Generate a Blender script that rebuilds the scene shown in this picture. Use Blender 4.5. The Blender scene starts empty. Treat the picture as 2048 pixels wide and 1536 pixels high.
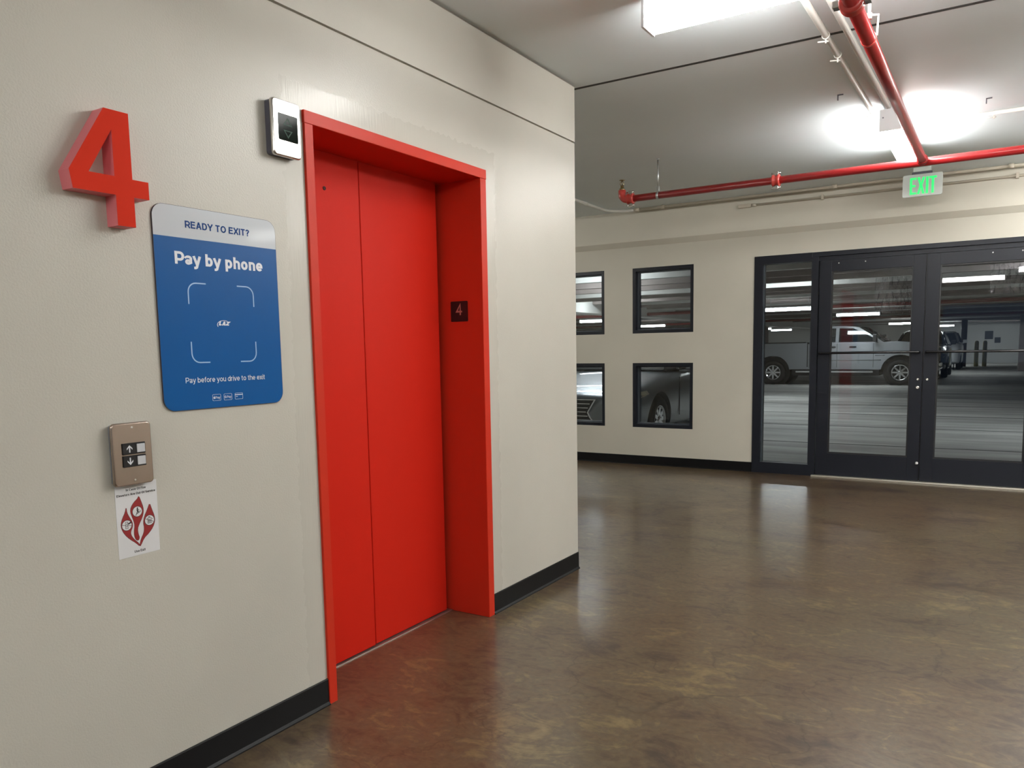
import bpy, bmesh, math, random
from mathutils import Vector, Matrix
from mathutils.geometry import tessellate_polygon

random.seed(4)
S = bpy.context.scene
COL = S.collection
PI = math.pi

# ------------------------------------------------------------------ camera
CAMX, CAMZ = 2.1027, 1.33
yaw, pitch, roll = -0.557028, 0.1079567, 0.0179163
fwd = Vector((math.sin(yaw) * math.cos(pitch), math.cos(yaw) * math.cos(pitch), -math.sin(pitch)))
rgt0 = Vector((math.cos(yaw), -math.sin(yaw), 0))
dwn0 = fwd.cross(rgt0)
rgt = rgt0 * math.cos(roll) + dwn0 * math.sin(roll)
dwn = -rgt0 * math.sin(roll) + dwn0 * math.cos(roll)
cam_d = bpy.data.cameras.new('camera')
cam = bpy.data.objects.new('camera', cam_d)
COL.objects.link(cam)
cam.matrix_world = Matrix(((rgt.x, -dwn.x, -fwd.x, CAMX), (rgt.y, -dwn.y, -fwd.y, 0.0),
                           (rgt.z, -dwn.z, -fwd.z, CAMZ), (0, 0, 0, 1)))
cam_d.sensor_width = 36.0
cam_d.lens = 1550.75 / 2048 * 36.0
cam_d.shift_y = (866.583 - 768.0) / 2048
cam_d.clip_start = 0.05
cam_d.clip_end = 200
S.camera = cam

# ------------------------------------------------------------------ world and exposure
W = bpy.data.worlds.new('world')
S.world = W
W.use_nodes = True
W.node_tree.nodes['Background'].inputs[0].default_value = (0.42, 0.58, 0.85, 1)
W.node_tree.nodes['Background'].inputs[1].default_value = 0.35
S.view_settings.view_transform = 'Standard'
S.view_settings.look = 'None'
S.view_settings.exposure = 0.0
S.view_settings.gamma = 1.0
S.view_settings.use_curve_mapping = False
LAMP_POWER = 40.0           # lens radiance of the lobby fixtures
GARAGE_POWER = 66.0
S.cycles.max_bounces = 10
S.cycles.diffuse_bounces = 5
S.cycles.glossy_bounces = 4
S.cycles.transparent_max_bounces = 16
S.cycles.sample_clamp_indirect = 6.0
S.cycles.caustics_reflective = False
S.cycles.caustics_refractive = False

# ------------------------------------------------------------------ materials
def mat(name, color, rough=0.5, metal=0.0, coat=0.0, coat_rough=0.1, spec=0.5, emit=None, emit_s=0.0,
        noise=0.0, noise_scale=8.0, bump=0.0, bump_scale=60.0):
    m = bpy.data.materials.new(name)
    m.use_nodes = True
    nt = m.node_tree
    b = nt.nodes['Principled BSDF']
    b.inputs['Base Color'].default_value = (*color, 1)
    b.inputs['Roughness'].default_value = rough
    b.inputs['Metallic'].default_value = metal
    b.inputs['Coat Weight'].default_value = coat
    b.inputs['Coat Roughness'].default_value = coat_rough
    b.inputs['Specular IOR Level'].default_value = spec
    if emit:
        b.inputs['Emission Color'].default_value = (*emit, 1)
        b.inputs['Emission Strength'].default_value = emit_s
    if noise or bump:
        tc = nt.nodes.new('ShaderNodeTexCoord')
    if noise:
        n = nt.nodes.new('ShaderNodeTexNoise')
        n.inputs['Scale'].default_value = noise_scale
        n.inputs['Detail'].default_value = 5
        r = nt.nodes.new('ShaderNodeValToRGB')
        r.color_ramp.elements[0].position = 0.3
        r.color_ramp.elements[1].position = 0.7
        r.color_ramp.elements[0].color = (*[c * (1 - noise) for c in color], 1)
        r.color_ramp.elements[1].color = (*[min(1, c * (1 + noise)) for c in color], 1)
        nt.links.new(tc.outputs['Object'], n.inputs['Vector'])
        nt.links.new(n.outputs['Fac'], r.inputs['Fac'])
        nt.links.new(r.outputs['Color'], b.inputs['Base Color'])
    if bump:
        n2 = nt.nodes.new('ShaderNodeTexNoise')
        n2.inputs['Scale'].default_value = bump_scale
        n2.inputs['Detail'].default_value = 3
        bp = nt.nodes.new('ShaderNodeBump')
        bp.inputs['Strength'].default_value = bump
        bp.inputs['Distance'].default_value = 0.002
        nt.links.new(tc.outputs['Object'], n2.inputs['Vector'])
        nt.links.new(n2.outputs['Fac'], bp.inputs['Height'])
        nt.links.new(bp.outputs['Normal'], b.inputs['Normal'])
    return m


def glass_mat(name, tint, rough=0.0, bumpy=False, ior=1.5):
    """Thin architectural pane: Fresnel mix of clear transmission and mirror reflection."""
    m = bpy.data.materials.new(name)
    m.use_nodes = True
    nt = m.node_tree
    nt.nodes.clear()
    out = nt.nodes.new('ShaderNodeOutputMaterial')
    tr = nt.nodes.new('ShaderNodeBsdfTransparent')
    tr.inputs[0].default_value = (*tint, 1)
    gl = nt.nodes.new('ShaderNodeBsdfGlossy')
    gl.inputs['Roughness'].default_value = rough
    fr = nt.nodes.new('ShaderNodeFresnel')
    fr.inputs[0].default_value = ior
    mx = nt.nodes.new('ShaderNodeMixShader')
    nt.links.new(fr.outputs[0], mx.inputs[0])
    nt.links.new(tr.outputs[0], mx.inputs[1])
    nt.links.new(gl.outputs[0], mx.inputs[2])
    nt.links.new(mx.outputs[0], out.inputs['Surface'])
    if bumpy:
        tc = nt.nodes.new('ShaderNodeTexCoord')
        mp = nt.nodes.new('ShaderNodeMapping')
        mp.inputs['Scale'].default_value = (1, 1, 0.35)
        n = nt.nodes.new('ShaderNodeTexNoise')
        n.inputs['Scale'].default_value = 34
        n.inputs['Detail'].default_value = 3
        n.inputs['Distortion'].default_value = 1.2
        bp = nt.nodes.new('ShaderNodeBump')
        bp.inputs['Strength'].default_value = 0.9
        bp.inputs['Distance'].default_value = 0.034
        nt.links.new(tc.outputs['Object'], mp.inputs['Vector'])
        nt.links.new(mp.outputs[0], n.inputs['Vector'])
        nt.links.new(n.outputs['Fac'], bp.inputs['Height'])
        nt.links.new(bp.outputs[0], gl.inputs['Normal'])
        nt.links.new(bp.outputs[0], fr.inputs['Normal'])
    return m


def wall_mat(name, color, rough, bump, around_frame=False):
    """Rolled satin paint: fine orange peel, slight tone variation; brushed band around the lift frame."""
    m = bpy.data.materials.new(name)
    m.use_nodes = True
    nt = m.node_tree
    L = nt.links.new
    b = nt.nodes['Principled BSDF']
    b.inputs['Roughness'].default_value = rough
    b.inputs['Specular IOR Level'].default_value = 0.30
    tc = nt.nodes.new('ShaderNodeTexCoord')
    n = nt.nodes.new('ShaderNodeTexNoise')
    n.inputs['Scale'].default_value = 1.3
    n.inputs['Detail'].default_value = 4
    r = nt.nodes.new('ShaderNodeValToRGB')
    r.color_ramp.elements[0].position = 0.35
    r.color_ramp.elements[1].position = 0.68
    r.color_ramp.elements[0].color = (*[c * 0.95 for c in color], 1)
    r.color_ramp.elements[1].color = (*[c * 1.03 for c in color], 1)
    L(tc.outputs['Object'], n.inputs['Vector'])
    L(n.outputs['Fac'], r.inputs['Fac'])
    L(r.outputs['Color'], b.inputs['Base Color'])
    f = nt.nodes.new('ShaderNodeTexNoise')
    f.inputs['Scale'].default_value = 170
    f.inputs['Detail'].default_value = 2
    L(tc.outputs['Object'], f.inputs['Vector'])
    height = f.outputs['Fac']
    if around_frame:
        sep = nt.nodes.new('ShaderNodeSeparateXYZ')
        L(tc.outputs['Object'], sep.inputs[0])

        def math_node(op, a, bb):
            k = nt.nodes.new('ShaderNodeMath')
            k.operation = op
            for i, v in enumerate((a, bb)):
                if hasattr(v, 'links'):
                    L(v, k.inputs[i])
                else:
                    k.inputs[i].default_value = v
            return k.outputs[0]
        # mask: 1 inside the brushed-in band next to the red frame
        my = math_node('ABSOLUTE', math_node('SUBTRACT', sep.outputs['Y'], 2.592), 0.0)
        wob = nt.nodes.new('ShaderNodeTexNoise')
        wob.inputs['Scale'].default_value = 25
        L(tc.outputs['Object'], wob.inputs['Vector'])
        wv = math_node('MULTIPLY', math_node('SUBTRACT', wob.outputs['Fac'], 0.5), 0.05)
        iny = math_node('LESS_THAN', math_node('ADD', my, wv), 0.665)
        inz = math_node('LESS_THAN', math_node('ADD', sep.outputs['Z'], wv), 2.27)
        mask = math_node('MULTIPLY', iny, inz)
        mp = nt.nodes.new('ShaderNodeMapping')
        mp.inputs['Scale'].default_value = (60, 60, 5)
        st = nt.nodes.new('ShaderNodeTexNoise')
        st.inputs['Scale'].default_value = 2.2
        st.inputs['Detail'].default_value = 3
        L(tc.outputs['Object'], mp.inputs['Vector'])
        L(mp.outputs[0], st.inputs['Vector'])
        mix = nt.nodes.new('ShaderNodeMix')
        L(mask, mix.inputs[0])
        L(f.outputs['Fac'], mix.inputs[2])
        L(st.outputs['Fac'], mix.inputs[3])
        height = mix.outputs[0]
        rr = math_node('SUBTRACT', rough, math_node('MULTIPLY', mask, 0.06))
        L(rr, b.inputs['Roughness'])
    bp = nt.nodes.new('ShaderNodeBump')
    bp.inputs['Strength'].default_value = bump
    bp.inputs['Distance'].default_value = 0.004
    L(height, bp.inputs['Height'])
    L(bp.outputs['Normal'], b.inputs['Normal'])
    return m


def floor_mat():
    """Acid-stained, trowelled and sealed concrete."""
    m = bpy.data.materials.new('stained_concrete')
    m.use_nodes = True
    nt = m.node_tree
    L = nt.links.new
    b = nt.nodes['Principled BSDF']
    tc = nt.nodes.new('ShaderNodeTexCoord')
    mp = nt.nodes.new('ShaderNodeMapping')
    mp.inputs['Rotation'].default_value = (0, 0, 0.5)
    mp.inputs['Scale'].default_value = (0.85, 1.15, 1)
    L(tc.outputs['Object'], mp.inputs['Vector'])
    n1 = nt.nodes.new('ShaderNodeTexNoise')
    n1.inputs['Scale'].default_value = 1.15
    n1.inputs['Detail'].default_value = 7
    n1.inputs['Roughness'].default_value = 0.62
    n1.inputs['Distortion'].default_value = 1.6
    L(mp.outputs[0], n1.inputs['Vector'])
    r1 = nt.nodes.new('ShaderNodeValToRGB')
    cr = r1.color_ramp
    cr.elements[0].position = 0.30
    cr.elements[0].color = (0.045, 0.029, 0.020, 1)
    cr.elements[1].position = 0.74
    cr.elements[1].color = (0.168, 0.122, 0.064, 1)
    for ps, c in ((0.40, (0.072, 0.046, 0.028)), (0.49, (0.101, 0.068, 0.037)), (0.56, (0.086, 0.062, 0.040)), (0.63, (0.130, 0.092, 0.046))):
        e = cr.elements.new(ps)
        e.color = (*c, 1)
    # finer trowel streaks ride on the broad stain
    mp2 = nt.nodes.new('ShaderNodeMapping')
    mp2.inputs['Rotation'].default_value = (0, 0, -0.35)
    mp2.inputs['Scale'].default_value = (1.0, 1.9, 1)
    L(tc.outputs['Object'], mp2.inputs['Vector'])
    n5 = nt.nodes.new('ShaderNodeTexNoise')
    n5.inputs['Scale'].default_value = 4.6
    n5.inputs['Detail'].default_value = 9
    n5.inputs['Roughness'].default_value = 0.68
    n5.inputs['Distortion'].default_value = 2.2
    L(mp2.outputs[0], n5.inputs['Vector'])
    mixf = nt.nodes.new('ShaderNodeMix')
    mixf.inputs[0].default_value = 0.50
    L(n1.outputs['Fac'], mixf.inputs[2])
    L(n5.outputs['Fac'], mixf.inputs[3])
    ctr = nt.nodes.new('ShaderNodeMapRange')
    ctr.inputs[1].default_value = 0.35
    ctr.inputs[2].default_value = 0.65
    ctr.inputs[3].default_value = 0.23
    ctr.inputs[4].default_value = 0.76
    L(mixf.outputs[0], ctr.inputs[0])
    L(ctr.outputs[0], r1.inputs['Fac'])
    n2 = nt.nodes.new('ShaderNodeTexNoise')
    n2.inputs['Scale'].default_value = 0.55
    n2.inputs['Detail'].default_value = 3
    L(tc.outputs['Object'], n2.inputs['Vector'])
    r2 = nt.nodes.new('ShaderNodeValToRGB')
    r2.color_ramp.elements[0].position = 0.38
    r2.color_ramp.elements[0].color = (1.0, 0.93, 0.87, 1)
    r2.color_ramp.elements[1].position = 0.62
    r2.color_ramp.elements[1].color = (0.98, 1.06, 1.02, 1)
    L(n2.outputs['Fac'], r2.inputs['Fac'])
    mul = nt.nodes.new('ShaderNodeMix')
    mul.data_type = 'RGBA'
    mul.blend_type = 'MULTIPLY'
    mul.inputs[0].default_value = 1.0
    L(r1.outputs['Color'], mul.inputs[6])
    L(r2.outputs['Color'], mul.inputs[7])
    # hairline cracks in the stain
    v = nt.nodes.new('ShaderNodeTexVoronoi')
    v.feature = 'DISTANCE_TO_EDGE'
    v.inputs['Scale'].default_value = 0.8
    n3 = nt.nodes.new('ShaderNodeTexNoise')
    n3.inputs['Scale'].default_value = 2.3
    n3.inputs['Detail'].default_value = 5
    L(tc.outputs['Object'], n3.inputs['Vector'])
    vm = nt.nodes.new('ShaderNodeVectorMath')
    vm.operation = 'MULTIPLY_ADD'
    vm.inputs[1].default_value = (0.9, 0.9, 0)
    L(n3.outputs['Color'], vm.inputs[0])
    L(tc.outputs['Object'], vm.inputs[2])
    L(vm.outputs[0], v.inputs['Vector'])
    r3 = nt.nodes.new('ShaderNodeValToRGB')
    r3.color_ramp.elements[0].position = 0.0
    r3.color_ramp.elements[0].color = (0.62, 0.62, 0.62, 1)
    r3.color_ramp.elements[1].position = 0.006
    r3.color_ramp.elements[1].color = (1, 1, 1, 1)
    L(v.outputs['Distance'], r3.inputs['Fac'])
    mul2 = nt.nodes.new('ShaderNodeMix')
    mul2.data_type = 'RGBA'
    mul2.blend_type = 'MULTIPLY'
    mul2.inputs[0].default_value = 1.0
    L(mul.outputs[2], mul2.inputs[6])
    L(r3.outputs['Color'], mul2.inputs[7])
    sk = nt.nodes.new('ShaderNodeTexNoise')
    sk.inputs['Scale'].default_value = 38
    sk.inputs['Detail'].default_value = 4
    L(tc.outputs['Object'], sk.inputs['Vector'])
    r4 = nt.nodes.new('ShaderNodeValToRGB')
    r4.color_ramp.elements[0].position = 0.36
    r4.color_ramp.elements[0].color = (0.84, 0.84, 0.84, 1)
    r4.color_ramp.elements[1].position = 0.66
    r4.color_ramp.elements[1].color = (1.12, 1.10, 1.08, 1)
    L(sk.outputs['Fac'], r4.inputs['Fac'])
    mul3 = nt.nodes.new('ShaderNodeMix')
    mul3.data_type = 'RGBA'
    mul3.blend_type = 'MULTIPLY'
    mul3.inputs[0].default_value = 1.0
    L(mul2.outputs[2], mul3.inputs[6])
    L(r4.outputs['Color'], mul3.inputs[7])
    L(mul3.outputs[2], b.inputs['Base Color'])
    b.inputs['Roughness'].default_value = 0.42
    b.inputs['Specular IOR Level'].default_value = 0.35
    b.inputs['Coat Weight'].default_value = 0.62
    b.inputs['Coat Roughness'].default_value = 0.19
    n4 = nt.nodes.new('ShaderNodeTexNoise')
    n4.noise_type = 'RIDGED_MULTIFRACTAL'
    n4.inputs['Scale'].default_value = 1.1
    n4.inputs['Detail'].default_value = 5
    n4.inputs['Distortion'].default_value = 1.6
    L(mp.outputs[0], n4.inputs['Vector'])
    bp = nt.nodes.new('ShaderNodeBump')
    bp.inputs['Strength'].default_value = 0.30
    bp.inputs['Distance'].default_value = 0.014
    L(n4.outputs['Fac'], bp.inputs['Height'])
    L(bp.outputs[0], b.inputs['Normal'])
    L(bp.outputs[0], b.inputs['Coat Normal'])
    return m


def garage_floor_mat():
    m = bpy.data.materials.new('garage_concrete')
    m.use_nodes = True
    nt = m.node_tree
    L = nt.links.new
    b = nt.nodes['Principled BSDF']
    tc = nt.nodes.new('ShaderNodeTexCoord')
    mp = nt.nodes.new('ShaderNodeMapping')
    mp.inputs['Scale'].default_value = (0.35, 2.4, 1)
    n = nt.nodes.new('ShaderNodeTexNoise')
    n.inputs['Scale'].default_value = 1.0
    n.inputs['Detail'].default_value = 7
    n.inputs['Roughness'].default_value = 0.6
    L(tc.outputs['Object'], mp.inputs['Vector'])
    L(mp.outputs[0], n.inputs['Vector'])
    r = nt.nodes.new('ShaderNodeValToRGB')
    r.color_ramp.elements[0].position = 0.3
    r.color_ramp.elements[0].color = (0.34, 0.34, 0.32, 1)
    r.color_ramp.elements[1].position = 0.7
    r.color_ramp.elements[1].color = (0.78, 0.78, 0.75, 1)
    L(n.outputs['Fac'], r.inputs['Fac'])
    # each cast bay between the joints has its own tone
    sp = nt.nodes.new('ShaderNodeSeparateXYZ')
    L(tc.outputs['Object'], sp.inputs[0])
    k1 = nt.nodes.new('ShaderNodeMath')
    k1.operation = 'MULTIPLY_ADD'
    k1.inputs[1].default_value = 1 / 2.4
    k1.inputs[2].default_value = -11.0 / 2.4
    L(sp.outputs['Y'], k1.inputs[0])
    k2 = nt.nodes.new('ShaderNodeMath')
    k2.operation = 'FLOOR'
    L(k1.outputs[0], k2.inputs[0])
    wn = nt.nodes.new('ShaderNodeTexWhiteNoise')
    wn.noise_dimensions = '1D'
    L(k2.outputs[0], wn.inputs['W'])
    mr = nt.nodes.new('ShaderNodeMapRange')
    mr.inputs[3].default_value = 0.68
    mr.inputs[4].default_value = 1.05
    L(wn.outputs['Value'], mr.inputs[0])
    vm = nt.nodes.new('ShaderNodeVectorMath')
    vm.operation = 'SCALE'
    L(r.outputs['Color'], vm.inputs[0])
    L(mr.outputs[0], vm.inputs['Scale'])
    L(vm.outputs[0], b.inputs['Base Color'])
    b.inputs['Roughness'].default_value = 0.65
    b.inputs['Specular IOR Level'].default_value = 0.3
    return m


def lens_mat(name, color, s):
    m = bpy.data.materials.new(name)
    m.use_nodes = True
    b = m.node_tree.nodes['Principled BSDF']
    b.inputs['Base Color'].default_value = (0.9, 0.9, 0.88, 1)
    b.inputs['Emission Color'].default_value = (*color, 1)
    b.inputs['Emission Strength'].default_value = s
    return m


WALL = (0.55, 0.527, 0.472)
M = dict(
    wall_left=wall_mat('satin_beige_paint', WALL, 0.31, 0.17, True),
    wall_band=wall_mat('satin_beige_paint_smooth', WALL, 0.45, 0.12),
    wall_far=wall_mat('flat_beige_paint', (0.57, 0.54, 0.465), 0.5, 0.15),
    ceiling=mat('ceiling_paint', (0.83, 0.90, 0.94), 0.6, noise=0.02, noise_scale=1.5, bump=0.1, bump_scale=40),
    gap=mat('joint_gap_shade', (0.20, 0.17, 0.14), 0.8),  # dark brown stands in for shade in the wall-to-ceiling joint
    floor=floor_mat(),
    base=mat('black_vinyl_base', (0.006, 0.006, 0.0065), 0.38, spec=0.18),
    red=mat('red_door_enamel', (0.58, 0.019, 0.009), 0.50, spec=0.09, bump=0.10, bump_scale=120),
    red_frame=mat('red_frame_enamel', (0.56, 0.033, 0.015), 0.40, spec=0.14, bump=0.12, bump_scale=60),
    red_num=mat('red_number_paint', (0.60, 0.028, 0.009), 0.6, spec=0.08),
    sheen_side=mat('red_edge_with_sheen_tint', (0.78, 0.21, 0.24), 0.5),  # pink tint stands in for light sheen on the red sides
    dark_red=mat('dark_red_seam', (0.05, 0.003, 0.003), 0.7),
    pipe_red=mat('sprinkler_pipe_red', (0.34, 0.015, 0.017), 0.30, coat=0.2),
    deck_pipe=mat('dark_red_pipe_paint', (0.22, 0.030, 0.028), 0.45),  # duller, darker red than the lobby pipes
    coupling=mat('red_coupling_paint', (0.50, 0.05, 0.04), 0.3, coat=0.3),
    brass=mat('aged_brass', (0.42, 0.32, 0.18), 0.35, 1.0),
    steel=mat('brushed_steel', (0.66, 0.64, 0.61), 0.22, 1.0, bump=0.05, bump_scale=200),
    steel_floor_tint=mat('steel_with_floor_tint', (0.46, 0.375, 0.325), 0.24, 1.0, bump=0.015, bump_scale=300),  # brown of the reflected floor put into the steel colour
    zinc=mat('zinc_rod', (0.55, 0.57, 0.57), 0.3, 0.9),
    screw=mat('screw_head', (0.75, 0.72, 0.68), 0.3, 1.0),
    box_dark=mat('dark_grey_back_box', (0.10, 0.10, 0.13), 0.4),
    box_blue=mat('grey_steel_back_box', (0.40, 0.42, 0.48), 0.3, 0.8),
    screen=mat('dark_screen_plastic', (0.005, 0.010, 0.007), 0.10, spec=0.04),
    black=mat('black_plastic', (0.008, 0.008, 0.010), 0.3),
    alu=mat('black_anodised_frame', (0.010, 0.0115, 0.017), 0.40, spec=0.25),
    alu_side=mat('frame_grey_stop', (0.05, 0.06, 0.075), 0.4),
    bar=mat('black_push_bar', (0.010, 0.010, 0.012), 0.22),
    white_btn=mat('translucent_white_button', (0.55, 0.56, 0.60), 0.3),
    ink_white=mat('white_ink', (0.74, 0.76, 0.82), 0.4),
    ink_lightblue=mat('pale_blue_ink', (0.32, 0.50, 0.74), 0.35),
    ink_blue=mat('navy_blue_ink', (0.008, 0.048, 0.19), 0.4, spec=0.08),
    sign_blue=mat('sign_blue_print', (0.004, 0.085, 0.29), 0.30, spec=0.12, coat=0.06, coat_rough=0.06),
    sign_white=mat('sign_white_print', (0.53, 0.56, 0.605), 0.30, spec=0.2, coat=0.10, coat_rough=0.06),
    sign_edge=mat('sign_edge', (0.04, 0.03, 0.04), 0.5),
    paper=mat('white_sticker', (0.72, 0.72, 0.74), 0.45),
    ink_black=mat('black_ink', (0.012, 0.012, 0.014), 0.5),
    flame=mat('dark_red_ink', (0.27, 0.014, 0.016), 0.45),
    plaque_num=mat('pale_red_braille_number', (0.45, 0.20, 0.17), 0.5),
    fixture=mat('white_fixture_enamel', (0.72, 0.73, 0.75), 0.4),
    lens=lens_mat('lit_lobby_lens', (1.0, 0.995, 0.955), LAMP_POWER),
    lens_side=lens_mat('lit_lobby_lens_side_prisms', (1.0, 0.995, 0.955), LAMP_POWER * 1.08),
    garage_lens_side=lens_mat('lit_garage_lens_side_prisms', (0.90, 0.98, 1.0), GARAGE_POWER * .36),
    garage_lens=lens_mat('lit_garage_lens', (0.90, 0.98, 1.0), GARAGE_POWER),
    conduit=mat('white_conduit_paint', (0.66, 0.65, 0.61), 0.4),
    conduit_tan=mat('tan_conduit_paint', (0.50, 0.45, 0.37), 0.45),
    exit_white=mat('exit_sign_housing', (0.66, 0.70, 0.68), 0.4),
    exit_green=mat('lit_green_letters', (0.02, 0.5, 0.12), 0.4, emit=(0.015, 0.85, 0.16), emit_s=0.95),
    pane=glass_mat('clear_pane', (0.90, 0.91, 0.91)),
    film=glass_mat('bubbled_film', (0.96, 0.96, 0.97), 0.03, True, 1.35),
    white_nylon=mat('white_nylon', (0.7, 0.7, 0.7), 0.4),
    threshold=mat('threshold_aluminium', (0.62, 0.58, 0.50), 0.35, 0.7),
    sill=mat('door_sill_metal', (0.55, 0.50, 0.46), 0.35, 0.9),
    g_floor=garage_floor_mat(),
    g_conc=mat('garage_ceiling_concrete', (0.29, 0.25, 0.24), 0.8, noise=0.12, noise_scale=2),
    g_pale=mat('garage_pale_concrete', (0.66, 0.67, 0.65), 0.7, noise=0.08, noise_scale=2),
    g_wall=mat('garage_wall_paint', (0.62, 0.62, 0.60), 0.7),
    stripe=mat('parking_stripe_paint', (0.72, 0.70, 0.62), 0.6),
    seal_and_shade=mat('sealant_and_groove_shade', (0.05, 0.05, 0.05), 0.7),
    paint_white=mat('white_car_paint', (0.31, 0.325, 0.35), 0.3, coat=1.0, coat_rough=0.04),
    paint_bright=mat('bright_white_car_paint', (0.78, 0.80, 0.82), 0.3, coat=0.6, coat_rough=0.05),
    paint_silver=mat('silver_car_paint', (0.23, 0.25, 0.275), 0.32, 0.75, coat=1.0, coat_rough=0.03),
    paint_navy=mat('navy_car_paint', (0.015, 0.022, 0.045), 0.3, coat=1.0, coat_rough=0.04),
    auto_glass=mat('car_window_glass', (0.012, 0.016, 0.018), 0.05, spec=0.8),
    tyre=mat('tyre_rubber', (0.010, 0.010, 0.010), 0.7),
    chrome=mat('chrome', (0.75, 0.76, 0.78), 0.10, 1.0),
    dark_trim=mat('dark_trim', (0.010, 0.010, 0.011), 0.45),
    lamp_clear=mat('headlamp_plastic', (0.62, 0.58, 0.45), 0.12, coat=1.0),
    lamp_red=mat('tail_lamp_plastic', (0.28, 0.01, 0.01), 0.15, coat=1.0),
    post_yellow=mat('yellow_bollard_paint', (0.48, 0.42, 0.16), 0.5),
    post_dark=mat('dark_pipe_paint', (0.07, 0.05, 0.05), 0.5),
    notice=mat('dark_notice_board', (0.03, 0.035, 0.05), 0.5),
    outside=mat('asphalt_outside', (0.16, 0.16, 0.165), 0.7),
)

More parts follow.
